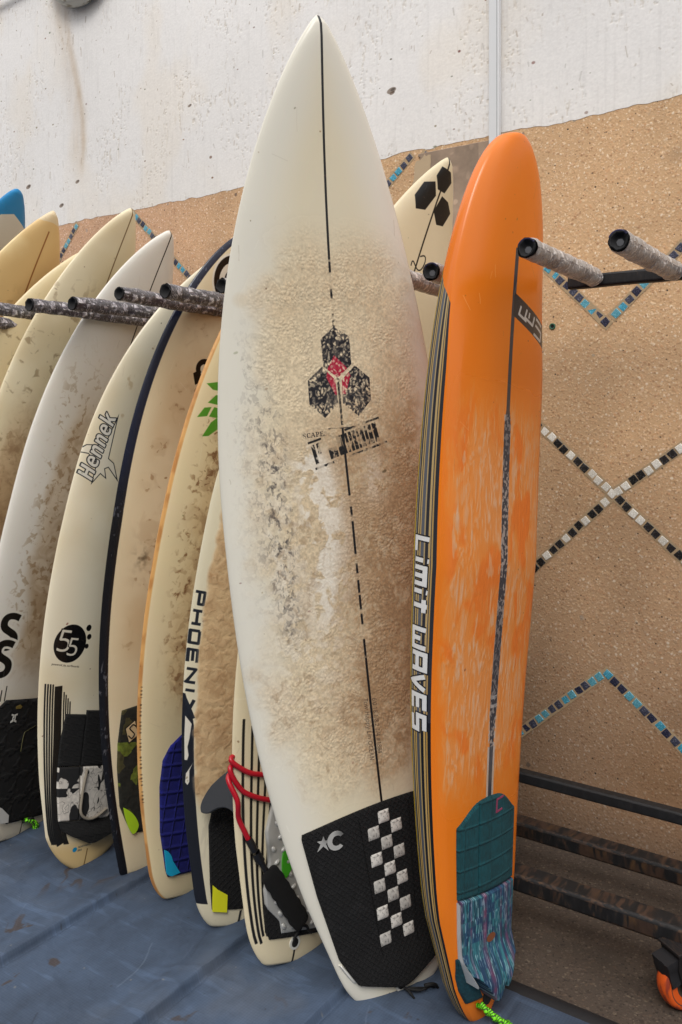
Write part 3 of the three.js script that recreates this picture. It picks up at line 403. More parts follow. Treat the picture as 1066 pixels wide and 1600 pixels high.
function eva(col, o = {}) {                        // grooved foam pad: uv are metres
  const n = 256, bm = pixTex(n, n, o.bump ?? ((x, y) => { const a = Math.abs(((x + y) * 2) % 1 - 0.5) * 2, b = Math.abs(((x - y + 4) * 2) % 1 - 0.5) * 2; const v = 255 * clamp(0.15 + 0.85 * Math.min(sst(0.0, 0.5, a), sst(0.0, 0.5, b)) - 0.2 * fbm(x * 20, y * 20, 2)); return [v, v, v]; }), false);
  bm.repeat.set(1 / (o.cell ?? 0.03), 1 / (o.cell ?? 0.03));
  const m = o.map ?? pixTex(256, 256, (x, y) => { const q = 1 + 0.35 * (fbm(x * 8, y * 8, 4) - 0.5) + 0.25 * (fbm(x * 50, y * 50, 2) - 0.5), d = 12 * sst(0.62, 0.85, fbm(x * 11 + 5, y * 11, 4)); return col.map(c => clamp(c * (c < 40 ? 0.6 : 0.9) * q + d, 0, 255)); });
  if (!o.map) m.repeat.set(4, 4);
  return new THREE.MeshStandardMaterial({ map: m, bumpMap: bm, bumpScale: o.bs ?? 0.003, roughness: 1, });
}
function cord(name, pts, r, mat, parent, n = 90) { return part(name, tube(pts, r, n, 8), mat, parent); }
function braid(B, name, pts, r, parent) {          // two twisted strands, neon green with dark flecks
  const cv = new THREE.CatmullRomCurve3(pts), g = [0, 1].map(k => { const q = []; for (let i = 0; i <= 60; i++) { const p = cv.getPoint(i / 60), a = i * 0.55 + k * Math.PI; q.push(V(p.x + r * 0.7 * Math.cos(a), p.y, p.z + r * 0.7 * Math.sin(a))); } return tube(q, r * 0.8, 120, 6); });
  const m = pixTex(128, 16, (x, y) => { const s = Math.sin(x * 260 + y * 6.3) > 0.45; return s ? [28, 46, 20] : [126, 232, 24]; });
  return part(name, mergeGeometries(g), std(0xffffff, 0.6, { map: m }), parent);
}

const PB = {
main: {W: 0.483, wt: 0.0908, tw: 0.4844, a: 2.2025, b: 0.8127, c: 2.3287, rt0: 0.04, len: 1.8367, rn: 0.1408, rt: 0.0358, th: 0.0609, lean: -0.0774, til: -0.082, psi: 0.491, s: -0.8535, z: 0.7189, h: -0.017},
hex: {W: 0.4949, wt: 0.0884, tw: 0.4912, a: 2.0939, b: 0.81, c: 2.471, rt0: 0.04, len: 1.7767, rn: 0.1603, rt: 0.0544, th: 0.0587, lean: 0.279, til: 0.0094, psi: 0.242, s: -1.0972, z: 0.7928, h: 0.001},
phx: {W: 0.488, wt: 0.082, tw: 0.541, a: 2.021, b: 0.848, c: 2.223, rt0: 0.04, len: 1.581, rn: 0.118, rt: 0.039, th: 0.06, lean: 0.234, til: 0.055, psi: 0.407, s: -1.252, z: 0.758, h: 0.001},
wood: {W: 0.492, wt: 0.0972, tw: 0.4709, a: 2.027, b: 0.8293, c: 2.2611, rt0: 0.04, len: 1.727, rn: 0.1128, rt: 0.0449, th: 0.0601, lean: 0.1937, til: 0.0538, psi: 0.1033, s: -1.4335, z: 0.7382, h: 0.002},
dark: {W: 0.502, wt: 0.114, tw: 0.5042, a: 2.3772, b: 0.6124, c: 2.1123, rt0: 0.001, len: 1.632, rn: 0.1198, rt: 0.0534, th: 0.0598, lean: 0.1878, til: -0.0043, psi: 0.1175, s: -1.5875, z: 0.69, h: -0.0038},
fifty: {W: 0.504, wt: 0.0838, tw: 0.5538, a: 2.1895, b: 0.8743, c: 2.2353, rt0: 0.06, len: 1.6311, rn: 0.1313, rt: 0.0515, th: 0.0597, lean: 0.2679, til: 0.0224, psi: 0.0744, s: -1.7366, z: 0.81, h: -0.0037, sq: 0.03},
white: {W: 0.4972, wt: 0.1614, tw: 0.511, a: 2.231, b: 0.7762, c: 2.2433, rt0: 0.04, len: 1.7117, rn: 0.1356, rt: 0.0522, th: 0.0602, lean: 0.2493, til: 0.022, psi: -0.19, s: -1.9999, z: 0.8243, h: 0.0019},
cream: {W: 0.4887, wt: 0.16, tw: 0.5181, a: 2.1112, b: 0.764, c: 2.2, rt0: 0.04, len: 1.7611, rn: 0.1409, rt: 0.04, th: 0.059, lean: 0.1983, til: 0.0575, psi: -0.1885, s: -2.1424, z: 0.8305, h: 0.0005},
second: {W: 0.496, wt: 0.16, tw: 0.5388, a: 2.1206, b: 0.8299, c: 2.2, rt0: 0.04, len: 1.684, rn: 0.1213, rt: 0.04, th: 0.0599, lean: 0.2698, til: 0.0595, psi: 0.0883, s: -2.323, z: 0.8944, h: -0.0024},
first: {W: 0.4943, wt: 0.16, tw: 0.5278, a: 2.0945, b: 0.8029, c: 2.2, rt0: 0.04, len: 1.7769, rn: 0.1443, rt: 0.04, th: 0.0597, lean: 0.208, til: 0.0745, psi: -0.1331, s: -2.4207, z: 0.9296, h: 0.0011},
blue: {W: 0.4875, wt: 0.16, tw: 0.487, a: 1.9442, b: 0.64, c: 2.2, rt0: 0.04, len: 1.8408, rn: 0.1236, rt: 0.04, th: 0.0598, lean: 0.1344, til: 0.0703, psi: -0.3397, s: -2.5477, z: 0.8524, h: 0.0007},
orange: {W: 0.329, wt: 0.0929, tw: 0.5831, a: 2.824, b: 0.4413, c: 1.8673, rt0: 0.16, sq: 0.05, len: 1.6566, rn: 0.0732, rt: 0.0618, th: 0.094, lean: 0.0831, til: 0.0058, psi: 0.1886, s: -0.7342, z: 0.7142, h: -0.004, boxy: true},
};
const m3 = (a, b, t) => [mix(a[0], b[0], t), mix(a[1], b[1], t), mix(a[2], b[2], t)];
const pl = (g, X, Y, pts, col) => { g.fillStyle = col; g.beginPath(); pts.forEach(([l, w], i) => g[i ? 'lineTo' : 'moveTo'](X(w), Y(l))); g.closePath(); g.fill(); };
const stroke = (g, X, Y, pts, col, wd) => { g.strokeStyle = col; g.lineWidth = wd; g.lineCap = 'butt'; g.lineJoin = 'round'; g.beginPath(); pts.forEach(([l, w], i) => g[i ? 'lineTo' : 'moveTo'](X(w), Y(l))); g.stroke(); };
const text = (g, X, Y, s, l, w, size, rot, font, col, sx = 1) => { g.save(); g.translate(X(w), Y(l)); g.rotate(rot); g.scale(size / 100 * sx, size / 100); g.font = font + ' 100px sans-serif'; g.fillStyle = col; g.textBaseline = 'middle'; g.fillText(s, 0, 0); g.restore(); };
const BLK = '#121213';
const plugGeo = new THREE.CylinderGeometry(0.013, 0.013, 0.003, 24); plugGeo.rotateX(Math.PI / 2);
const cupGeo = new THREE.CylinderGeometry(0.0085, 0.0085, 0.0034, 20); cupGeo.rotateX(Math.PI / 2);
function leashPlug(B, l, w = 0, col = 0xd8d8d2) { const q = part('leash_plug', plugGeo, std(col, 0.4), B.root); q.position.set(-w, l, B.z(l, w, 0.0008)); const c = part('plug_cup', cupGeo, std(0x1a1a1a, 0.6), q); return q; }

// --- the big shortboard in front
{
  const B = board(PB.main, 'tallest cream white shortboard in front with checkered black tail pad and waxed deck', {
    tw: 1024, bump: true, bd: 1, bumpScale: 0.0013, rough: 0.27,
    print(g, X, Y) {
      stroke(g, X, Y, [[0, 0], [1.834, 0]], BLK, 0.0046);
      const hx = [[[1.289, 0], [1.269, -0.031], [1.217, -0.031], [1.194, 0], [1.217, 0.028], [1.268, 0.029]], [[1.217, 0.031], [1.194, 0.062], [1.150, 0.063], [1.122, 0.034], [1.146, 0.004], [1.190, 0.006]], [[1.214, -0.038], [1.188, -0.068], [1.146, -0.067], [1.118, -0.037], [1.145, -0.006], [1.189, -0.008]]];
      for (const h of hx) { pl(g, X, Y, h, '#1b1b20'); }
      for (const h of hx) { g.save(); g.beginPath(); h.forEach(([l, w], i) => g[i ? 'lineTo' : 'moveTo'](X(w), Y(l))); g.closePath(); g.clip(); pl(g, X, Y, [[1.236, 0.004], [1.212, -0.02], [1.196, -0.027], [1.162, -0.014], [1.162, 0.008], [1.196, 0.024], [1.212, 0.02]], '#a81a36'); g.restore(); }
      g.save(); g.translate(X(0.074), Y(1.079)); g.rotate(-0.2); const W2 = 0.158, H2 = 0.05;          // worn stamp, mostly rubbed away
      g.fillStyle = '#151515'; for (const yy of [0, H2]) for (const [a, b] of [[0, 0.18], [0.5, 0.72], [0.75, 1]]) g.fillRect((yy ? a * 0.93 : a) * W2, yy - 0.002, (b - a) * W2 + (yy ? 0.012 : 0), 0.004);
      let bx = 0.004; const r = rngOf(4); for (const [w0, gap] of [[0.007, 0.004], [0.006, 0.015], [0.009, 0.001], [0.008, 0.003], [0.01, 0.001], [0.005, 0.003], [0.005, 0.003], [0.006, 0.002], [0.007, 0.002], [0.005, 0.002], [0.009, 0.002], [0.006, 0.002], [0.008, 0.003], [0.009, 0]]) { const h0 = r() < 0.25 ? 0.02 : 0.037; g.fillRect(bx, 0.006 + (0.037 - h0) * (r() < 0.5 ? 0 : 1), w0, h0); bx += w0 + gap; }
      g.restore();
      g.save(); g.translate(X(0.083), Y(1.093)); g.scale(0.013 / 100, 0.013 / 100); g.font = 'bold 100px serif'; g.fillStyle = '#2a2624'; g.fillText('SCAPES', 0, 30); g.restore();
      stroke(g, X, Y, [[1.101, 0.03], [1.098, -0.03]], '#2a2624', 0.0018);
      text(g, X, Y, "6'0 18 1/8 2 1/4 #1884", 0.582, -0.0085, 0.0125, Math.PI / 2, 'italic', '#2b2622', 0.85);
      text(g, X, Y, 'Tow Happy Lin OCEAN', 0.586, 0.0095, 0.0125, Math.PI / 2, 'italic', '#2b2622', 0.95);
    },
    pix(l, w, h, hull) {
      const e = h - Math.abs(w); if (hull) return [224, 219, 202];
      const n1 = fbm(l * 9 + 3, w * 9, 4), big = warp(l * 22 + 50, w * 22, 4);
      let base = m3([224, 214, 186], [227, 223, 209], sst(0.12, 0.02, e + 0.03 * (n1 - 0.5))); base = base.map(v => v * (0.985 + 0.03 * n1));
      const z = sst(0.36, 0.47, l + 0.10 * (n1 - 0.5)) * sst(1.50, 1.36, l + 0.08 * (n1 - 0.5)) * sst(0.0, 0.10, (w > 0 ? e - 0.022 : e + 0.01) + 0.10 * (n1 - 0.5) + 0.06 * (big - 0.5));
      if (z < 0.004) return [...base, 0, 0.06, 0.25];
      const lump = warp(l * 78, w * 78, 4, 1.2), fine = fbm(l * 300 + 9, w * 300, 2), bead = (1 - sst(0.1, 0.62, worley(l * 150 + 6 * n1, w * 150 + 5 * big))) * sst(0.3, 0.65, vn(l * 34 + 3, w * 34) * 0.6 + big * 0.4), worm = 1 - Math.abs(2 * warp(l * 46 + 20, w * 46 + 20, 4, 2.2) - 1), wide = fbm(l * 5 + 60, w * 7, 3);
      const bare = clamp((1.3 * gauss(l, 0.965, 0.075) * gauss(w, 0.062, 0.034) + 0.8 * gauss(l, 1.035, 0.03) * gauss(w, 0.075, 0.03) + 0.5 * gauss(l, 1.0, 0.05) * gauss(w, -0.055, 0.03) + 0.6 * gauss(l, 0.8, 0.05) * gauss(w, 0.07, 0.02) + 0.5 * gauss(l, 0.85, 0.25) * gauss(w, 0.15, 0.04) + 0.5 * gauss(l, 0.87, 0.12) * gauss(w, 0.05, 0.05) + 0.35 * gauss(l, 0.7, 0.12) * gauss(w, 0.08, 0.05)) * sst(0.41, 0.57, big * 0.45 + lump * 0.55) * 1.3);
      const low = sst(1.2, 0.95, l), right = sst(0.13, -0.07, w);
      const dens = clamp(0.10 + 0.58 * low * (0.3 + 0.7 * right) + 0.26 * right * sst(1.35, 1.0, l) - 0.34 * sst(0.62, 0.44, l) + 0.5 * (wide - 0.5)) * z;
      const k = clamp(dens * (0.45 + 1.15 * sst(0.34, 0.66, big * 0.35 + lump * 0.4 + 0.25 * warp(l * 190, w * 190, 2))) * (0.75 + 0.5 * fine));
      let c = m3(base, [218, 197, 162], z * 0.62); c = m3(c, [152, 118, 82], k * 0.74); const gr = 1 + z * (0.26 * (fine - 0.5) + 0.12 * (lump - 0.5)); c = c.map(v => v * gr);
      const ridge = sst(0.84, 0.99, worm) * sst(0.35, 0.6, lump) * z; c = m3(c, [112, 84, 56], ridge * (0.06 + 0.16 * low)); c = m3(c, [232, 214, 184], bead * z * (0.10 + 0.10 * right));
      c = m3(c, [238, 234, 222], clamp(bare * 0.9) * (0.6 + 0.4 * fine));
      const gz = gauss(w, 0.140, 0.024) * sst(0.64, 0.8, l) * sst(1.2, 1.05, l) + 0.4 * gauss(w, 0.165, 0.04) * sst(0.7, 0.9, l) * sst(1.35, 1.2, l); const grey = gz > 0.02 ? gz * (0.65 * sst(0.50, 0.62, warp(l * 85 + 4, w * 130, 4, 2)) * sst(0.3, 0.65, fine) + 0.8 * sst(0.60, 0.68, warp(l * 120 + 40, w * 160, 3, 2))) : 0; c = m3(c, [98, 92, 86], clamp(grey * 0.62));
      const spk = sst(0.60, 0.70, warp(l * 60 + 80, w * 60 + 7, 4)) * sst(-0.02, 0.12, w) * z * low; c = m3(c, [112, 82, 54], 0.22 * spk);
      const inl = l > 1.105 && l < 1.30 && Math.abs(w) < 0.085, sp = inl ? sst(0.46, 0.24, worley(l * 130 + 3 * lump, w * 130 + 7 + 2 * big)) * sst(0.22, 0.5, vn(l * 45, w * 45) * 0.6 + lump * 0.4) * (0.5 + 0.7 * fine) + 0.55 * sst(0.46, 0.62, warp(l * 60 + 5, w * 60, 4, 2)) * fine * 1.5 : 0;
      const cov = clamp(inl ? sp * 0.85 : z * (Math.abs(w) < 0.006 ? 0.95 * sst(0.50, 0.6, fbm(l * 60, 3, 3)) * (l < 1.42 && l > 0.66 ? 1 : 0) : l > 1.0 ? 0.85 * sst(0.44, 0.58, warp(l * 90, w * 90 + 5, 3)) : 0.2));
      return [c[0], c[1], c[2], cov, clamp(0.06 + z * (0.42 * bead + 0.55 * lump + 0.25 * worm * big + 0.15 * (fine - 0.3)) * (1 - 0.6 * bare) * sst(0, 0.3, z)), mix(0.25, 0.7, z * (1 - 0.3 * bare))];
    } });
  const mat = eva([22, 22, 24], { cell: 0.024, bs: 0.004 });
  const side = [[0.372, 0.164], [0.36, 0.166], [0.25, 0.149], [0.122, 0.121], [0.09, 0.104], [0.072, 0.094], [0.04, 0.05]], far = side.map(([l, w]) => [l, -w]);
  pad(B, 'tail_pad', 0.042, 0.372, side, far, mat, { nl: 70, th: 0.0055, end: j => { const w = Math.abs(j - 0.5) * 2; return [0.038 + 0.03 * w * w, 0.384 - 0.014 * w * w]; }, lift: (l, w) => 0.012 * sst(0.13, 0.07, l) * (1 - 0.4 * Math.min(1, Math.abs(w) / 0.1)) });
  const seam = std(0x060607, 0.9);
  for (const x of [-0.055, 0.055]) pad(B, 'pad_groove', 0.1, 0.375, [[0.375, x * 1.0 + 0.0012], [0.1, x * 0.7 + 0.0012]], [[0.375, x - 0.0012], [0.1, x * 0.7 - 0.0012]], seam, { nl: 30, nw: 1, th: 0.0058, lift: (l) => 0.012 * sst(0.13, 0.07, l) });
  const whites = [0, 1, 2, 3].map(q => { const m = pixTex(64, 64, (x, y) => { const v = 208 - 9 * q + 50 * (fbm(x * 5 + q * 7, y * 5, 3) - 0.5) - 60 * sst(0.58, 0.75, fbm(x * 9 + 3 + q * 5, y * 9, 3)); return [v, v * 0.985, v * 0.95]; }); return std(0xffffff, 0.85, { map: m }); });
  for (let k = 0; k < 10; k++) for (const c of k % 2 ? [-1, 1] : [0]) {
    const l = 0.3585 - 0.025 * k, w = 0.002 + c * 0.0258 + 0.0012 * Math.sin(k * 3 + c), g = grid(8, 8, (u, v) => { const a = Math.min(u, 1 - u, v, 1 - v) * 2, ww = w + (0.5 - u) * 0.0262, ll = l + (v - 0.5) * 0.0258, ed = Math.min(u, 1 - u, v, 1 - v) < 0.01 ? -0.0015 : 0; return [-ww, ll, B.z(ll, ww, 0.0062 + (0.001 + 0.0012 * LAT[k * 3 + c + 9]) * Math.pow(a, 0.8) + ed)]; });
    part('checker_square', g, whites[(k * 5 + c + 4) % 4], B.root);
  }
  const silver = std(0xb9b9b6, 0.45, { map: pixTex(64, 64, (x, y) => { const v = 235 - 90 * sst(0.6, 0.7, fbm(x * 14, y * 14, 3)); return [v, v, v]; }) });
  // star and C emblem
  const cs = new THREE.Shape(); cs.absarc(0, 0, 0.0175, 0.75, Math.PI * 2 - 0.55, false); cs.absarc(0.0015, 0, 0.0095, Math.PI * 2 - 0.7, 0.9, true); cs.closePath();
  badge(B, 'emblem_letter', cs, 0.345, 0.104, silver, { lift: 0.0058, rot: -0.25 });
  const st = []; for (let k = 0; k < 10; k++) { const a = Math.PI / 2 + k * Math.PI / 5, q = k % 2 ? 0.0052 : k === 4 || k === 6 ? 0.018 : 0.0125; st.push([q * Math.cos(a), q * Math.sin(a)]); }
  badge(B, 'emblem_star', poly(st), 0.3475, 0.129, silver, { lift: 0.0058, rot: -0.15 });
  pad(B, 'pad_backing', 0.072, 0.112, [[0.112, 0.1225], [0.09, 0.1105], [0.072, 0.099]], [[0.112, 0.1175], [0.09, 0.103], [0.072, 0.092]], std(0xe6e4dc, 0.5), { nl: 14, nw: 3, th: 0.004 });
  leashPlug(B, 0.034, 0.004, 0xcfcfc8);
  const lp = [[0.034, 0.004, PB.main.rt + 0.03], [0.03, 0.0, 0.085], [0.012, -0.008, 0.09], [-0.004, -0.022, 0.08], [-0.006, -0.038, 0.072], [0.006, -0.045, 0.075], [0.02, -0.036, 0.078], [0.03, -0.018, 0.08], [0.034, 0.0, 0.075], [0.03, -0.02, 0.088], [0.026, -0.042, 0.085], [0.014, -0.056, 0.08], [-0.006, -0.058, 0.075], [-0.015, -0.05, 0.07]];
  cord('leash_string', lp.map(([l, w, n]) => V(-w, l, n)), 0.0022, std(0x0c0c0d, 0.8), B.root, 140);
  cord('leash_string', [V(0.03, 0.033, 0.086), V(0.045, 0.032, 0.09), V(0.057, 0.02, 0.085), V(0.062, 0.0, 0.078), V(0.06, -0.012, 0.07)], 0.0035, std(0x0c0c0d, 0.8), B.root, 40);
}

// --- cream board behind it: pinstripes at the tail, three hexagons at the nose
{
  const p = PB.hex, dp = (s, k) => fbm(s, k, 3);
  const B = board(p, 'cream shortboard with three black hexagons at its nose and pinstripes by its tail', {
    rough: 0.28,
    print(g, X, Y) {
      const hw = l => B0.hw(l / p.len), H = (a) => pl(g, X, Y, a, BLK);
      const B0 = boardShape(p);
      stroke(g, X, Y, [[0, 0], [1.63, 0], [1.775, 0]], '#17130e', 0.0042);
      H([[1.742, 0.018], [1.741, -0.012], [1.722, -0.026], [1.690, -0.014], [1.689, 0.010], [1.716, 0.026]]);
      H([[1.690, 0.052], [1.702, 0.024], [1.674, 0.009], [1.632, 0.026], [1.624, 0.053], [1.652, 0.066]]);
      H([[1.681, -0.010], [1.678, -0.036], [1.660, -0.057], [1.622, -0.044], [1.616, -0.022], [1.640, 0.0]]);
      [[0.455, 0.019], [0.444, 0.038], [0.429, 0.054], [0.407, 0.071], [0.36, 0.087]].forEach(([l1, off], i) => { const q = []; for (let k = 0; k <= 30; k++) { const l = mix(l1, i < 2 ? 0.045 : 0.058, k / 30); q.push([l, hw(l) - off * mix(0.55, 1, sst(0.05, 0.4, l))]); } stroke(g, X, Y, q, '#151413', 0.0052); });
      const q = []; for (let k = 0; k <= 20; k++) { const a = k / 20; q.push([1.53 - 0.035 * a + 0.012 * Math.sin(a * 9), -0.004 - 0.02 * Math.sin(a * 5)]); } stroke(g, X, Y, q, BLK, 0.003);
      stroke(g, X, Y, [[1.545, 0.10], [1.535, 0.09]], BLK, 0.003);
    },
    pix(l, w, h, hull) { const n = fbm(l * 6, w * 6, 4), f = fbm(l * 60, w * 60, 3); let c = [224, 211, 178]; const z = sst(0.42, 0.55, l) * sst(1.3, 1.15, l) * sst(0.02, 0.07, h - Math.abs(w)); c = m3(c, [190, 160, 118], z * 0.6 * sst(0.3, 0.7, n * 0.5 + f * 0.5)); const v = 0.97 + 0.06 * n; return [c[0] * v, c[1] * v, c[2] * v]; } });
  // diamond-plate silver tail pad with a green insert and a black foot
  const silver = (() => { const m = pixTex(128, 128, (x, y) => { const v = 190 + 50 * (fbm(x * 6, y * 6, 3) - 0.5) - 40 * sst(0.6, 0.75, fbm(x * 18, y * 18, 2)); return [v, v, v * 0.98]; }); return std(0xffffff, 0.42, { map: m, metalness: 0.25 }); })();
  const ins = [[0.34, 0.112], [0.30, 0.119], [0.247, 0.118], [0.142, 0.103], [0.107, 0.091], [0.075, 0.083], [0.054, 0.06]];
  pad(B, 'tail_pad', 0.052, 0.115, [[0.115, 0.094], [0.065, 0.081], [0.054, 0.07]], [[0.115, -0.09], [0.065, -0.08], [0.054, -0.07]], eva([20, 20, 22]), { nl: 24, th: 0.005 });
  pad(B, 'silver_panel', 0.06, 0.35, [[0.35, 0.105], [0.247, 0.116], [0.19, 0.098], [0.142, 0.1], [0.11, 0.09], [0.085, 0.055], [0.06, 0.045]], [[0.35, -0.1], [0.247, -0.115], [0.142, -0.1], [0.1, -0.09], [0.07, -0.078], [0.06, -0.07]], silver, { nl: 60, th: 0.0065 });
  const stud = new THREE.SphereGeometry(1, 10, 6); for (let i = 0; i < 12; i++) for (let j = 0; j < 8; j++) { const l = 0.075 + i * 0.0235, w = 0.093 - j * 0.025 - (i % 2) * 0.0125, lim = lerpE([[0.35, 0.1], [0.247, 0.108], [0.142, 0.09], [0.11, 0.08], [0.06, 0.04]], l); if (w > lim || w < -0.09) continue; const s = part('pad_stud', stud, silver, B.root); s.position.set(-w, l, B.z(l, w, 0.0062)); s.scale.set(0.0075, 0.005, 0.0045); s.rotation.z = (i + j) % 2 ? 0.7 : -0.7; }
  const grn = std(0x3fa31c, 0.55); const gs = new THREE.Shape(); gs.moveTo(-0.004, -0.036); gs.quadraticCurveTo(-0.019, 0.0, -0.006, 0.038); gs.lineTo(0.016, 0.03); gs.quadraticCurveTo(0.026, -0.008, 0.004, -0.036); gs.closePath();
  badge(B, 'green_insert', gs, 0.2, 0.058, grn, { lift: 0.006, depth: 0.004 });
  leashPlug(B, 0.04, 0.003);
  // side fin standing out of the hull
  const fs = new THREE.Shape(); fs.moveTo(-0.058, 0); fs.lineTo(0.058, 0); fs.quadraticCurveTo(0.036, 0.052, -0.018, 0.1); fs.quadraticCurveTo(-0.06, 0.128, -0.072, 0.114); fs.quadraticCurveTo(-0.074, 0.1, -0.062, 0.085); fs.quadraticCurveTo(-0.03, 0.045, -0.058, 0); fs.closePath();
  const fg = new THREE.ExtrudeGeometry(fs, { depth: 0.004, bevelEnabled: true, bevelThickness: 0.0022, bevelSize: 0.002, bevelSegments: 3, curveSegments: 14 }); fg.translate(0, 0, -0.002);
  const fin = part('fin', fg, std(0x34363a, 0.5), B.root), M = new THREE.Matrix4().makeBasis(V(0.06, 1, 0).normalize(), V(-0.12, 0, -1).normalize(), V(-1, 0.06, 0.12).normalize()); fin.quaternion.setFromRotationMatrix(M); fin.position.set(-0.15, 0.318, B.rock(0.318 / p.len) + 0.006);
  // --- red leash wound round its tail
  const t = thing('surf_leash', 'red surfboard leash with black cuff wound around the pinstriped tail', 'leash', [p.s, p.h, p.z]); t.quaternion.copy(B.q);
  const hw = l => B.hw(l / p.len), rail = (l, up) => V(-(hw(l) + 0.008), l, B.rock(l / p.len) + up), red = std(0xb30f24, 0.35), R = 0.0052;
  const bk = (l, w) => V(-w, l, B.rock(l / p.len) - 0.007), dk = (l, w, q = 0.0055) => V(-w, l, B.z(l, w, q));
  const out = (l, up, q = 0.007) => V(-(hw(l) + q), l, B.rock(l / p.len) + up);
  const c1 = [bk(0.40, -0.12), bk(0.392, 0.06), out(0.378, 0.022), dk(0.358, 0.18), dk(0.354, 0.14), dk(0.352, 0.04, 0.008), dk(0.35, -0.1, 0.008), out(0.35, 0.02).setX(hw(0.35) + 0.012), bk(0.35, -0.1), bk(0.36, 0.06), out(0.362, 0.02), dk(0.325, 0.186), dk(0.313, 0.155), dk(0.307, 0.115), dk(0.305, 0.03, 0.008), dk(0.31, -0.1, 0.008), out(0.32, 0.02).setX(hw(0.32) + 0.012), bk(0.33, -0.1), bk(0.345, 0.06), out(0.345, 0.016, 0.009), out(0.305, 0.036, 0.003), dk(0.272, 0.180, 0.006), dk(0.25, 0.165), dk(0.233, 0.152)];
  part('cord', tube(c1, R, 420, 10), red, t);
  const blk = std(0x0e0e10, 0.75), sv = (a, b, r, flat, n = 30) => { const cv = new THREE.LineCurve3(a, b); const g = new THREE.TubeGeometry(cv, n, r, 14); const q = g.attributes.position, N = B.z; return g; };
  part('swivel', mergeGeometries([tube([dk(0.236, 0.154), dk(0.226, 0.146, 0.007), dk(0.214, 0.137, 0.007)], 0.0075, 20, 10), tube([dk(0.212, 0.135, 0.008), dk(0.203, 0.128, 0.008), dk(0.196, 0.121, 0.008)], 0.0095, 20, 8), tube([dk(0.196, 0.121, 0.008), dk(0.186, 0.113, 0.009), dk(0.178, 0.106, 0.009)], 0.006, 20, 10)]), std(0x17171a, 0.45), t);
  const a = [0.182, 0.108], b = [0.076, 0.0], n = 40, sg = grid(n, 18, (u, v) => { const l = mix(a[0], b[0], u), w = mix(a[1], b[1], u), ang = v * Math.PI * 2, dl = b[0] - a[0], dw = b[1] - a[1], m = Math.hypot(dl, dw), pl2 = [-dw / m, dl / m]; const cap = Math.sqrt(Math.max(0.02, 1 - Math.pow(Math.abs(u - 0.5) * 2, 14))), rx = 0.0205 * cap * (1 + 0.05 * Math.sin(u * 40)), k = Math.sign(Math.cos(ang)) * Math.pow(Math.abs(Math.cos(ang)), 0.6) * rx, z = 0.0095 + 0.0085 * Math.sign(Math.sin(ang)) * Math.pow(Math.abs(Math.sin(ang)), 0.6) * cap; const L = l + pl2[0] * k, W = w + pl2[1] * k; return [-W, L, B.z(L, W, z + 0.006)]; });
  part('rail_saver', sg, eva([20, 20, 22], { cell: 0.006, bs: 0.001 }), t);
  cord('leash_string', [dk(0.08, 0.006, 0.014), dk(0.07, 0.002, 0.012), dk(0.06, 0.006, 0.008), dk(0.05, 0.01, 0.006), dk(0.042, 0.004, 0.004)], 0.003, blk, t, 40);
  cord('leash_string', [dk(0.076, 0.0, 0.014), dk(0.072, -0.012, 0.014), dk(0.064, -0.02, 0.012), dk(0.058, -0.03, 0.011)], 0.003, blk, t, 40);
}

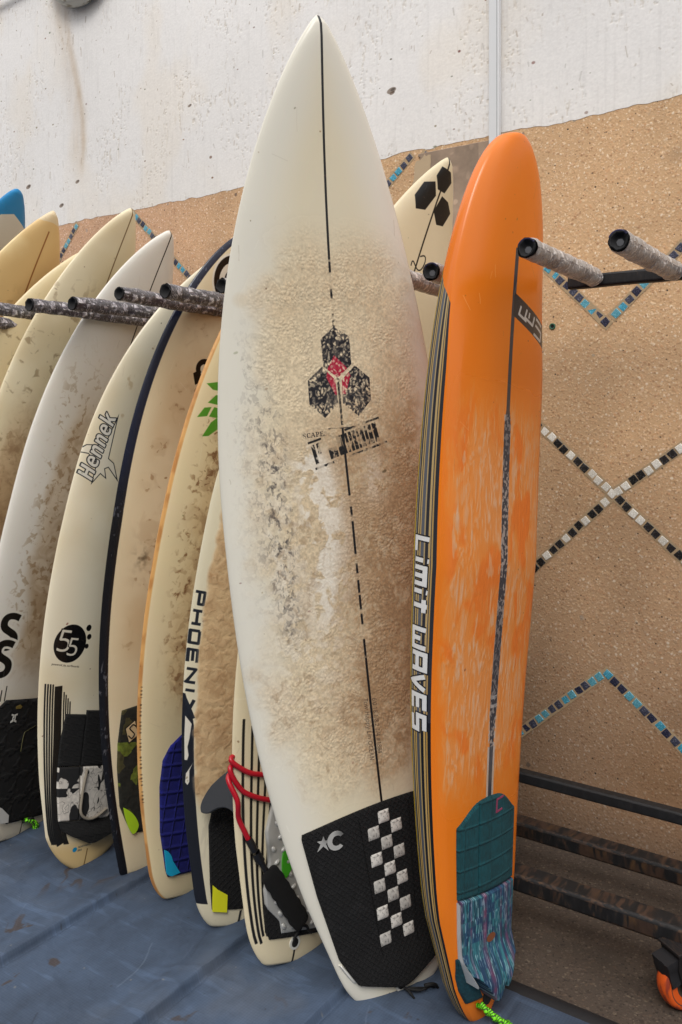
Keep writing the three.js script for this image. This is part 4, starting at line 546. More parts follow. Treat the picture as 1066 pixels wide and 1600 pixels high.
// --- board with the lettered rail
{
  const p = PB.phx, B0 = boardShape(p);
  const B = board(p, 'board with black block lettering down its white rail and tan waxed deck', {
    tw: 768, rough: 0.32, bump: true, bumpScale: 0.003,
    print(g, X, Y) {
      const hw = l => B0.hw(l / p.len);
      { const q = []; for (let k = 0; k <= 40; k++) { const l = mix(0.05, 0.47, k / 40); q.push([l, hw(l) + 0.02]); } for (let k = 40; k >= 0; k--) { const l = mix(0.05, 0.47, k / 40); q.push([l, hw(l) - mix(0.022, 0.022, sst(0.1, 0.3, l)) * sst(0.49, 0.40, l) - 0.001]); } pl(g, X, Y, q, '#1d1f26'); }
      const GL = { P: [[[0, 1], [0, 0], [1, 0], [1, 0.55], [0, 0.55]]], H: [[[0, 0], [0, 1]], [[1, 0], [1, 1]], [[0, 0.5], [1, 0.5]]], O: [[[0, 0], [1, 0], [1, 1], [0, 1], [0, 0]]], E: [[[1, 0], [0, 0], [0, 1], [1, 1]], [[0, 0.5], [0.9, 0.5]]], N: [[[0, 1], [0, 0], [1, 1], [1, 0]]], I: [[[0.5, 0], [0.5, 1]]], X: [[[0, 0], [1, 1]], [[0, 1], [1, 0]]] };
      let l = 0.688; g.lineJoin = 'miter';
      for (const [ch, w0] of [['P', 0.034], ['H', 0.036], ['O', 0.034], ['E', 0.034], ['N', 0.036], ['I', 0.013], ['X', 0.05]]) { for (const s of GL[ch]) { const q = s.map(([x, y]) => { const L = l - w0 * (0.12 + 0.76 * x); return [L, hw(L) - 0.0035 - 0.0165 * (1 - y) * -1 - 0.0165 * 1 + 0.0 + (0.0) ].map((v, i) => i ? hw(L) - 0.0215 + 0.018 * y : v); }); stroke(g, X, Y, q, '#20242c', ch === 'X' ? 0.007 : 0.006); } l -= w0 + 0.006; }
      pl(g, X, Y, [[0.425, hw(0.42) - 0.004], [0.41, hw(0.41) - 0.018], [0.38, hw(0.38) - 0.014], [0.362, hw(0.362) - 0.010], [0.345, hw(0.345) - 0.012], [0.335, hw(0.335) - 0.009], [0.335, hw(0.335) - 0.004], [0.38, hw(0.38) - 0.004]], '#d9d4c6');
      pl(g, X, Y, [[0.332, hw(0.332) - 0.021], [0.315, hw(0.315) - 0.013], [0.292, hw(0.292) - 0.012], [0.285, hw(0.285) - 0.008], [0.29, hw(0.29) - 0.004], [0.308, hw(0.308) - 0.006]], '#d9d4c6');
    },
    pix(l, w, h, hull) {
      if (hull) { const k = sst(0.47, 0.44, l) * sst(0.04, 0.06, l); return m3([222, 217, 203], [30, 32, 38], k); }
      const e = h - w, n = fbm(l * 9, w * 9, 4), lump = warp(l * 85, w * 85, 4), big = warp(l * 26, w * 26, 4); let c = [216, 208, 182];
      const z = sst(0.21, 0.27, l + 0.05 * (n - 0.5)) * sst(1.5, 1.4, l) * sst(0.019, 0.029, e + 0.012 * (big - 0.5)) * sst(0.0, 0.04, h + w);
      c = m3(c, [202, 172, 130], z * 0.92); c = m3(c, [150, 114, 78], z * 0.6 * sst(0.38, 0.70, big * 0.45 + lump * 0.55)); c = m3(c, [222, 196, 156], z * 0.35 * sst(0.58, 0.7, lump));
      const sc = sst(0.1, 0.2, l) * sst(0.26, 0.2, l) * 0.3 * sst(0.5, 0.7, fbm(l * 30, w * 160, 3)); c = m3(c, [176, 168, 150], sc);
      return [c[0], c[1], c[2], z * 0.7, clamp(0.08 + z * lump * 0.9), mix(0.3, 0.75, z)];
    } });
  pad(B, 'tail_pad', 0.04, 0.32, [[0.32, 0.075], [0.3, 0.092], [0.26, 0.108], [0.206, 0.11], [0.091, 0.083], [0.04, 0.068]], [[0.32, -0.075], [0.3, -0.092], [0.206, -0.11], [0.091, -0.083], [0.04, -0.068]], eva([20, 20, 22]), { th: 0.006, nl: 50 });
  badge(B, 'yellow_corner', poly([[-0.0795, 0.091], [-0.0685, 0.038], [-0.036, 0.036], [-0.042, 0.071], [-0.066, 0.082]]), 0, 0, std(0xd8d81c, 0.6), { lift: 0.0055, depth: 0.002 });
  cord('deck_stringer', lw(B, [[0.036, 0.0], [0.02, 0.0], [0.004, 0.0]], 0.0005), 0.0022, std(0x1a1a1a, 0.6), B.root, 10);
}

// --- board with the wooden rail
{
  const p = PB.wood;
  const B = board(p, 'yellowed board with a bare wood rail, green leaf-like logo and blue tail pad', {
    rough: 0.34, bump: true, bumpScale: 0.002,
    print(g, X, Y) {
      for (const q of [[[1.158, 0.203], [1.167, 0.178], [1.148, 0.16], [1.147, 0.186]], [[1.115, 0.192], [1.137, 0.175], [1.137, 0.15], [1.115, 0.16]], [[1.077, 0.211], [1.102, 0.198], [1.107, 0.181], [1.084, 0.188]], [[1.084, 0.183], [1.108, 0.174], [1.108, 0.15], [1.085, 0.158]], [[1.036, 0.191], [1.072, 0.175], [1.092, 0.155], [1.064, 0.15], [1.04, 0.175]]]) pl(g, X, Y, q, '#4f8f22');
      const hw = l => boardShape(p).hw(l / p.len); g.save(); const l0 = 0.47; for (let i = 0; i < 34; i++) { const l = l0 - i * 0.0075; if (i % 5 === 4) continue; g.fillStyle = 'rgba(70,50,30,.75)'; g.fillRect(X(hw(l) - 0.0035), Y(l), 0.0035, 0.0042 * (0.5 + 0.5 * ((i * 7) % 3) / 2)); } g.restore();
    },
    pix(l, w, h, hull) {
      const gr = fbm(l * 2.2, w * 160 + (hull ? 9 : 0), 3), e = h - Math.abs(w); const wood = m3([216, 164, 100], [188, 132, 76], sst(0.4, 0.7, fbm(l * 26, 3 + 40 * Math.min(e, 0.02), 3))); if (hull) return wood.map(v => v * (0.95 + 0.1 * gr));
      const n = fbm(l * 8 + 4, w * 8, 4), lump = warp(l * 70, w * 70, 4); let c = m3([231, 213, 168], [227, 208, 170], n);
      const z = sst(0.38, 0.5, l + 0.06 * (n - 0.5)) * sst(1.42, 1.3, l) * sst(0.045, 0.1, h - w + 0.04 * (n - 0.5)) * sst(0.0, 0.05, h + w); const spot = sst(0.42, 0.66, warp(l * 40 + 8, w * 40, 5)), sp2 = sst(0.57, 0.70, warp(l * 95 + 3, w * 95, 4)), zz = sst(0.36, 0.6, l) * sst(1.3, 1.1, l) * sst(0.03, 0.06, h - w) * sst(0.14, 0.08, h - w);
      c = m3(c, [206, 174, 124], z * 0.45 * (0.5 + n)); c = m3(c, [134, 98, 64], clamp(z * spot * 0.38 + zz * sp2 * 0.7 * (0.4 + 0.8 * spot)));
      c = m3(c, wood, sst(0.0065, 0.0045, e)); return [c[0], c[1], c[2], 0.1 * z, clamp(0.1 + 0.85 * z * lump), mix(0.32, 0.7, z)];
    } });
  pad(B, 'tail_pad', 0.056, 0.385, [[0.385, 0.06], [0.365, 0.1], [0.34, 0.128], [0.31, 0.141], [0.253, 0.138], [0.155, 0.118], [0.07, 0.088], [0.056, 0.08]], [[0.385, -0.06], [0.365, -0.1], [0.321, -0.142], [0.253, -0.138], [0.155, -0.118], [0.07, -0.088], [0.056, -0.08]], eva([24, 32, 110], { cell: 0.03, bs: 0.004, bump: (x, y) => { const a = Math.min(sst(0, 0.12, x) * sst(1, 0.88, x), sst(0, 0.2, y) * sst(1, 0.8, y)), v = 255 * (0.2 + 0.7 * a); return [v, v, v]; } }), { th: 0.006, nl: 60 });
  const cy = new THREE.Shape(); cy.moveTo(-0.104, 0.118); cy.quadraticCurveTo(-0.086, 0.112, -0.078, 0.092); cy.lineTo(-0.052, 0.062); cy.lineTo(-0.072, 0.058); cy.quadraticCurveTo(-0.088, 0.06, -0.09, 0.072); cy.closePath();
  badge(B, 'cyan_corner', cy, 0, 0, std(0x18a7cf, 0.55), { lift: 0.0055, depth: 0.002 });
  braid(B, 'leash_string', [V(0.0, 0.045, B.z(0.04, 0, 0.006)), V(0.01, 0.025, B.z(0.03, 0, 0.012)), V(0.018, 0.0, B.z(0.02, 0, 0.006)), V(0.02, -0.006, B.z(0.02, 0, 0))], 0.0035, B.root).material = std(0x1f7d55, 0.6);
}

// --- dark-railed fish
{
  const p = PB.dark, camo = pixTex(256, 256, (x, y) => { let q = 0, bd = 9; const cx = Math.floor(x * 6), cy = Math.floor(y * 6); for (let a = -1; a < 2; a++) for (let b = -1; b < 2; b++) { const id = ((cx + a + 6) % 6) * 7 + ((cy + b + 6) % 6) * 53 + 9, dx = cx + a + LAT[id] - x * 6, dy = cy + b + LAT[id + 400] - y * 6, dd = Math.abs(dx) + Math.abs(dy); if (dd < bd) { bd = dd; q = LAT[id + 900]; } } const n = 0.8 + 0.4 * fbm(x * 40, y * 40, 3); const c = q < 0.55 ? [30, 30, 24] : q < 0.78 ? [92, 104, 32] : [66, 62, 34]; return c.map(v => v * n); }); camo.repeat.set(5, 5);
  const B0 = boardShape(p), B = board(p, 'swallow-tailed fish board with navy and black rails and camouflage tail pad', {
    rough: 0.26,
    print(g, X, Y) {
      const cx = X(0.055), cy = Y(1.478); for (const [r, c] of [[0.06, '#dcd6c6'], [0.054, BLK], [0.037, '#dcd6c6'], [0.02, BLK]]) { g.fillStyle = c; g.beginPath(); g.ellipse(cx, cy, r * 0.92, r * 1.15, 0, 0, 7); g.fill(); }
      const q = [1.232, 0.075]; g.fillStyle = BLK; g.beginPath(); g.arc(X(q[1]), Y(q[0]), 0.026, 0, 7); g.fill(); g.fillStyle = '#d9cfb4'; g.beginPath(); g.arc(X(q[1]), Y(q[0]) , 0.012, 0, 7); g.fill(); g.fillRect(X(0.083), Y(1.222), 0.02, 0.02);
      pl(g, X, Y, [[1.214, 0.106], [1.228, 0.088], [1.196, 0.078], [1.186, 0.094]], BLK); pl(g, X, Y, [[1.214, 0.084], [1.224, 0.074], [1.19, 0.062], [1.182, 0.074]], BLK);
    },
    pix(l, w, h, hull) {
      const nv = sst(0.78, 1.0, l), bc = m3([19, 19, 23], [22, 27, 47], nv), sc = sst(0.7, 0.76, fbm(l * 60, w * 300, 3)) * 60 * sst(0.5, 0.7, fbm(l * 7, 3, 3)); if (hull) return bc.map(v => v + sc * 0.4);
      const e = h - Math.abs(w), n = fbm(l * 7, w * 7, 4); let c = m3([225, 213, 182], [214, 198, 162], n); const z = sst(0.42, 0.6, l) * sst(1.42, 1.25, l) * sst(0.03, 0.08, e), s1 = sst(0.5, 0.74, warp(l * 30 + 3, w * 30, 5)), s2 = sst(0.62, 0.72, warp(l * 80, w * 80 + 8, 4));
      c = m3(c, [204, 178, 138], z * 0.45 * sst(0.35, 0.65, n)); c = m3(c, [140, 106, 72], z * (0.14 * s1 + 0.4 * s2 * sst(0.3, 0.6, s1))); c = m3(c, [70, 58, 42], 0.8 * gauss(l, 0.735, 0.022) * gauss(w, 0.17, 0.018) * sst(0.3, 0.6, fbm(l * 50, w * 50, 3)));
      return [...m3(c, bc.map(v => v + sc), sst(0.019, 0.0175, e)), 0];
    } });
  const pd = pad(B, 'tail_pad', 0.095, 0.385, [[0.385, 0.125], [0.376, 0.163], [0.3, 0.163], [0.245, 0.157], [0.157, 0.139], [0.12, 0.118], [0.095, 0.1]], [[0.385, -0.125], [0.376, -0.163], [0.245, -0.157], [0.157, -0.139], [0.095, -0.1]], eva([0, 0, 0], { map: camo, bump: (x, y) => { const v = 255 * fbm(x * 4, y * 4, 3); return [v, v, v]; }, cell: 0.06 }), { th: 0.006 });
  const yl = new THREE.Shape(); yl.moveTo(-0.133, 0.156); yl.quadraticCurveTo(-0.098, 0.14, -0.088, 0.112); yl.quadraticCurveTo(-0.09, 0.094, -0.102, 0.094); yl.quadraticCurveTo(-0.12, 0.112, -0.133, 0.156);
  badge(B, 'lime_corner', yl, 0, 0, std(0xa6cf22, 0.6), { lift: 0.0055, depth: 0.002 });
  const dm = (k) => [[-0.129, 0.352], [-0.116, 0.318], [-0.138, 0.302], [-0.151, 0.334]].map(([x, y]) => [-0.1335 + (x + 0.1335) * k, 0.327 + (y - 0.327) * k]);
  badge(B, 'emblem_diamond', poly(dm(1.12)), 0, 0, std(0x141412, 0.6), { lift: 0.0055, depth: 0.0012 }); badge(B, 'emblem_diamond', poly(dm(0.96)), 0, 0, std(0xc9b48c, 0.6), { lift: 0.0055, depth: 0.0018 });
  const sS = new THREE.CatmullRomCurve3([[-0.122, 0.336], [-0.133, 0.343], [-0.141, 0.335], [-0.134, 0.328], [-0.127, 0.321], [-0.133, 0.312], [-0.143, 0.319]].map(([x, y]) => V(x, y, B.z(y, -x, 0.0075)))); part('emblem_letter', new THREE.TubeGeometry(sS, 40, 0.0015, 6), std(0x141412, 0.6), B.root);
}

// --- Hennek / 55 board
{
  const p = PB.fifty, B0 = boardShape(p), hw = l => B0.hw(l / p.len);
  const B = board(p, 'cream round-tailed board with a spiky lettered logo, black 55 disc and striped rail', {
    tw: 768, rough: 0.27,
    print(g, X, Y) {
      // burst and lettering
      const ang = Math.atan2((1.085 - 0.913), -(0.189 - 0.212)); g.save(); g.translate(X(0.210), Y(0.914)); g.rotate(-Math.PI / 2 + 0.13);
      const st = (pts) => { g.beginPath(); pts.forEach(([x, y], i) => g[i ? 'lineTo' : 'moveTo'](x, y)); g.closePath(); g.fillStyle = '#ddd5c0'; g.fill(); g.strokeStyle = '#23272b'; g.lineWidth = 0.0022; g.stroke(); };
      st([[0.0, 0.0], [0.03, 0.012], [0.024, 0.03], [0.045, 0.018], [0.052, 0.026], [0.03, 0.062], [0.066, 0.036], [0.072, 0.018], [0.11, 0.012], [0.178, 0.001], [0.1, -0.004], [0.085, -0.045], [0.062, -0.06], [0.066, -0.034], [0.05, -0.006]]);
      g.scale(0.0526 / 100, 0.0526 / 100); g.font = 'italic bold 100px sans-serif'; g.lineJoin = 'round'; g.strokeStyle = '#23272b'; g.lineWidth = 11; g.fillStyle = '#d6d2c6'; g.scale(0.88, 1); g.strokeText('Hennek', 2, -4); g.fillText('Hennek', 2, -4); g.restore();
      g.fillStyle = BLK; g.beginPath(); g.ellipse(X(0.163), Y(0.526), 0.0405, 0.0455, 0, 0, 7); g.fill(); for (const [l, w, r] of [[0.567, 0.124, 0.0068], [0.546, 0.1175, 0.006], [0.523, 0.1185, 0.0052]]) { g.beginPath(); g.ellipse(X(w), Y(l), r, r * 1.15, 0, 0, 7); g.fill(); }
      for (const [x, l, k] of [[0.193, 0.537, 0.072], [0.166, 0.523, 0.058]]) { g.save(); g.translate(X(x), Y(l)); g.scale(k / 100, k / 100); g.font = '100px sans-serif'; g.textBaseline = 'middle'; g.fillStyle = '#cfc9b8'; g.strokeStyle = BLK; g.lineWidth = 8; g.strokeText('5', -8, 8); g.fillText('5', -8, 8); g.restore(); }
      text(g, X, Y, 'powered_by_surfboards', 0.4745, 0.197, 0.0062, 0.02, 'bold', '#3a352c', 1);
      // rail stripes
      const str = (l1, o1, wd) => { const q = []; for (let k = 0; k <= 30; k++) { const l = mix(l1, 0.065, k / 30); q.push([l, hw(l) - o1 * mix(0.62, 1, sst(0.05, 0.35, l))]); } stroke(g, X, Y, q, '#1c1b19', wd); };
      for (const o of [0.0125, 0.0185, 0.0245, 0.0305]) str(0.428, o, 0.0037); { const q = []; for (let k = 0; k <= 30; k++) { const l = mix(0.425, 0.065, k / 30); q.push([l, hw(l) - 0.044 * mix(0.62, 1, sst(0.05, 0.35, l))]); } stroke(g, X, Y, q, '#1c1b19', 0.0185); } for (const [l, o] of [[0.412, 0.0585], [0.406, 0.064], [0.398, 0.0695], [0.391, 0.075]]) str(l, o, 0.0032);
      text(g, X, Y, 'NORTHWEST', 0.055, 0.028, 0.0062, -0.12, 'bold', '#23303a', 1); text(g, X, Y, 'BRD', 0.0475, 0.028, 0.0062, -0.12, 'bold', '#23303a', 1); g.fillStyle = '#1d86b4'; g.beginPath(); g.ellipse(X(0.036), Y(0.0505), 0.006, 0.0055, 0, 0, 7); g.fill();
      stroke(g, X, Y, [[0, 0], [0.05, 0]], '#7a6038', 0.003);
    },
    pix(l, w, h, hull) { const n = fbm(l * 5 + 9, w * 5, 4), s = sst(0.7, 0.78, fbm(l * 28, w * 28, 3)); let c = m3([228, 219, 194], [219, 205, 172], sst(0.3, 0.75, n)); c = m3(c, [214, 186, 132], sst(0.1, 0.04, l)); c = m3(c, [168, 138, 98], 0.4 * s * sst(0.9, 1.1, l) * sst(1.45, 1.3, l)); return [c[0], c[1], c[2], 0]; } });
  const blk = eva([30, 30, 31], { cell: 0.03, bs: 0.003, bump: (x, y) => { const q = Math.abs(((y * 2 + x * 0.4) % 1) - 0.5) * 2, v = 255 * (0.3 + 0.5 * sst(0.1, 0.3, q) * fbm(x * 9, y * 9, 2) + 0.3); return [v, v, v]; } });
  const cow = pixTex(512, 512, (x, y) => { const a = warp(x * 6 + 3, y * 4.2 + 1.4, 2, 2.6), k = sst(0.47, 0.49, a), cr = sst(0.5, 0.5, 1) * gauss(fbm(x * 9 + 30, y * 9, 3), 0.5, 0.012), n = 0.9 + 0.2 * fbm(x * 30, y * 30, 3); const wv = (206 - 90 * cr) * n; return [mix(28, wv, k), mix(28, wv * 0.97, k), mix(29, wv * 0.92, k)]; }); cow.repeat.set(5.2, 5.2);
  const cm = std(0xffffff, 0.8, { map: cow, bumpMap: cow, bumpScale: 0.0012 });
  const E = s => [[0.372, 0.134], [0.3, 0.134], [0.243, 0.127], [0.19, 0.117], [0.118, 0.096], [0.09, 0.078], [0.06, 0.03]].map(([l, w]) => [l, s * w]), mid = (o) => [[0.372, 0.081 + o], [0.24, 0.068 + o], [0.163, 0.05 + o], [0.12, 0.045 + o]];
  pad(B, 'tail_pad', 0.242, 0.362, E(1), mid(0.001), blk, { nw: 20 }); pad(B, 'tail_pad', 0.242, 0.372, mid(-0.001), E(-1), blk, { nw: 40 });
  pad(B, 'patterned_panel', 0.118, 0.2408, E(1), mid(0.001), cm, { nw: 20 }); pad(B, 'patterned_panel', 0.118, 0.2408, mid(-0.001), E(-1), cm, { nw: 40 });
  pad(B, 'kick_tail', 0.07, 0.1168, [[0.1168, 0.096], [0.1, 0.086], [0.085, 0.07], [0.07, 0.05]], [[0.1168, -0.096], [0.085, -0.07], [0.07, -0.05]], blk, { nl: 40, end: j => { const a = Math.abs(j - 0.5) * 2; return [0.066 + 0.028 * a * a, 0.1168]; }, lift: (l, w) => 0.012 * sst(0.12, 0.085, l) });
  const arch = E(1); cord('pad_bar', [V(-0.05, 0.235, B.z(0.235, 0.05, 0.008)), V(-0.05, 0.17, B.z(0.17, 0.05, 0.008)), V(-0.045, 0.135, B.z(0.135, 0.045, 0.01)), V(-0.025, 0.122, B.z(0.122, 0.02, 0.01)), V(0.0, 0.124, B.z(0.124, 0.0, 0.01)), V(0.03, 0.14, B.z(0.14, -0.03, 0.008))], 0.0034, std(0x8f8677, 0.8), B.root, 60);
  cord('fin_tab', lw(B, [[0.09, 0.0], [0.075, 0.003], [0.066, 0.004]], 0.012), 0.004, std(0xb7b7b2, 0.4), B.root, 12);
}

// --- white board with S lettering
{
  const p = PB.white;
  const B = board(p, 'white board with dark stringer, big black S letters and black tail pad', {
    rough: 0.25,
    print(g, X, Y) {
      stroke(g, X, Y, [[0.9, 0], [1.709, 0]], '#1d1b18', 0.0042); stroke(g, X, Y, [[0, 0], [0.06, 0]], '#2a241c', 0.003);
      for (const [l, k] of [[0.549, 0.094], [0.481, 0.094]]) { g.save(); g.translate(X(0.166), Y(l - 0.025)); g.rotate(-0.06); g.scale(k / 72 * 1.05, k / 72); g.font = 'bold 100px sans-serif'; g.fillStyle = BLK; g.strokeStyle = '#e0ddd2'; g.lineWidth = 9; g.strokeText('S', -30, 36); g.fillText('S', -30, 36); g.restore(); }
      stroke(g, X, Y, [[0.35, 0.14], [0.388, 0.1415]], BLK, 0.003); stroke(g, X, Y, [[0.35, 0.153], [0.378, 0.1545]], BLK, 0.003);
    },
    pix(l, w, h, hull) {
      const n = fbm(l * 7, w * 7, 4), big = warp(l * 30 + 7, w * 30, 5), sp = sst(0.58, 0.7, warp(l * 80, w * 80, 4)); let c = m3([228, 226, 220], [220, 215, 204], n); if (hull) return c; c = m3(c, [212, 196, 160], 0.45 * sst(0.42, 0.3, l));
      const z = sst(0.36, 0.5, l) * sst(1.25, 1.0, l + 0.1 * (n - 0.5)) * sst(0.165, 0.115, w + 0.08 * (n - 0.5)); c = m3(c, [192, 166, 130], z * 0.6 * (0.4 + n)); c = m3(c, [138, 108, 76], z * (0.3 * sst(0.35, 0.7, big) + 0.2 * sp)); c = m3(c, [150, 124, 92], 0.45 * sp * sst(0.4, 0.6, l) * sst(1.35, 1.1, l) * sst(0.21, 0.17, w)); return [c[0], c[1], c[2], 0];
    } });
  pad(B, 'tail_pad', 0.046, 0.353, [[0.353, 0.135], [0.33, 0.16], [0.2, 0.14], [0.089, 0.1], [0.068, 0.064], [0.046, 0.06]], [[0.353, -0.135], [0.2, -0.14], [0.046, -0.08]], eva([21, 21, 23], { bump: (x, y) => { const v = 255 * sst(0.35, 0.65, fbm(x * 4, y * 4, 2)); return [v, v, v]; }, cell: 0.06, bs: 0.004 }), { th: 0.006 });
  pad(B, 'pad_stripe', 0.219, 0.287, [[0.287, 0.012], [0.27, 0.058], [0.255, 0.0605], [0.219, 0.0595]].map(([l, w]) => [l, w + 0.0015]), [[0.287, 0.012], [0.27, 0.056], [0.255, 0.058], [0.219, 0.057]], std(0x6e6a44, 0.8), { nl: 20, nw: 2, th: 0.0068 });
  badge(B, 'white_corner', poly([[-0.105, 0.096], [-0.089, 0.089], [-0.061, 0.068], [-0.058, 0.05], [-0.09, 0.052]]), 0, 0, std(0xcfcfca, 0.6), { lift: 0.006 });
  badge(B, 'gold_tag', poly([[-0.105, 0.336], [-0.092, 0.341], [-0.084, 0.336], [-0.088, 0.331], [-0.103, 0.331]]), 0, 0, std(0x7b6a34, 0.5), { lift: 0.006 });
  for (const k of [-1, 1]) badge(B, 'emblem', poly([[k * 0.001, 0.009], [k * 0.009, 0.011], [k * 0.009, 0.007], [k * 0.0045, 0.006], [k * 0.0045, -0.004], [k * 0.009, -0.007], [k * 0.009, -0.011], [k * 0.001, -0.008], [k * 0.001, -0.002], [k * 0.003, 0], [k * 0.001, 0.002]]), 0.308, 0.104, std(0xc7c7c2, 0.5), { lift: 0.006 });
  braid(B, 'leash_string', [V(0.0, 0.046, B.z(0.04, 0, 0.006)), V(0.02, 0.042, B.z(0.04, 0, 0.012)), V(0.036, 0.03, B.z(0.03, 0, 0.014)), V(0.04, 0.01, B.z(0.02, 0, 0.012)), V(0.048, -0.006, B.z(0.02, 0, 0.008))], 0.006, B.root);
  cord('leash_string', [V(-0.004, 0.04, B.z(0.04, 0, 0.004)), V(0.016, 0.05, B.z(0.05, 0, 0.014)), V(0.03, 0.042, B.z(0.04, 0, 0.012))], 0.003, std(0x111111, 0.8), B.root, 20);
}

// --- plain cream boards further left
const creamSkin = (o) => ({ tw: 384, th: 1536, rough: 0.29, print(g, X, Y) { stroke(g, X, Y, [[0, 0], [o.len, 0]], o.str, o.sw); if (o.more) o.more(g, X, Y); },
  pix(l, w, h, hull) { const n = fbm(l * 6 + o.seed, w * 6, 4), big = warp(l * 30 + o.seed, w * 30, 5); let c = m3(o.a, o.b, sst(0.3, 0.7, n)); if (hull) return c; const s = sst(0.62, 0.74, warp(l * 50 + o.seed, w * 50, 4)); c = m3(c, [120, 96, 66], 0.45 * s * sst(1.55, 1.4, l)); const z = sst(0.35, 0.5, l) * sst(o.top, o.top - 0.25, l + 0.12 * (n - 0.5)) * sst(0.02, 0.07, h - w) * sst(0.0, 0.05, h + w); const f2 = sst(0.45, 0.7, warp(l * 90 + o.seed, w * 90, 4)); c = m3(c, [196, 164, 124], z * 0.7 * (0.5 + n)); c = m3(c, [140, 106, 74], z * (0.25 * sst(0.35, 0.72, big) + 0.25 * f2)); return [c[0], c[1], c[2], 0]; } });
board(PB.cream, 'cream board with brown stringer, nose tip touching the lower edge of the plaster', creamSkin({ len: 1.76, str: '#6b4f2c', sw: 0.004, seed: 3, a: [228, 216, 184], b: [219, 203, 166], top: 1.2 }));
board(PB.second, 'lower cream board half hidden between two taller cream boards at the left edge', creamSkin({ len: 1.68, str: '#a08048', sw: 0.003, seed: 13, a: [230, 214, 174], b: [221, 201, 156], top: 1.0 }));
board(PB.first, 'yellowed amber board with a whitish blunt nose tip beside the blue-tipped one', { ...creamSkin({ len: 1.7, str: '#93602c', sw: 0.0045, seed: 23, a: [232, 208, 156], b: [220, 188, 132], top: 1.0 }), print(g, X, Y) { stroke(g, X, Y, [[0, 0], [1.71, 0]], '#8a5526', 0.0045); pl(g, X, Y, [[1.78, 0.2], [1.738, 0.2], [1.733, 0.03], [1.738, 0], [1.73, -0.2], [1.78, -0.2]], 'rgba(222,208,180,.75)'); } });
board(PB.blue, 'blue board tip with a grey nose pad at the far left edge', { rough: 0.3,
  print(g, X, Y) { pl(g, X, Y, [[1.742, 0.05], [1.76, 0.0], [1.735, -0.075], [1.67, -0.115], [1.4, -0.16], [1.2, 0.16], [1.6, 0.15]], '#c9c8bd'); stroke(g, X, Y, [[1.735, -0.076], [1.67, -0.116], [1.62, -0.128]], '#15181a', 0.004); text(g, X, Y, 'P', 1.645, -0.055, 0.05, 0.3, 'bold', '#1a1c1e', 0.8); },
  pix(l, w, h, hull) { const n = 0.94 + 0.12 * fbm(l * 9, w * 9, 3); return [20 * n, 128 * n, 186 * n, 0]; } });

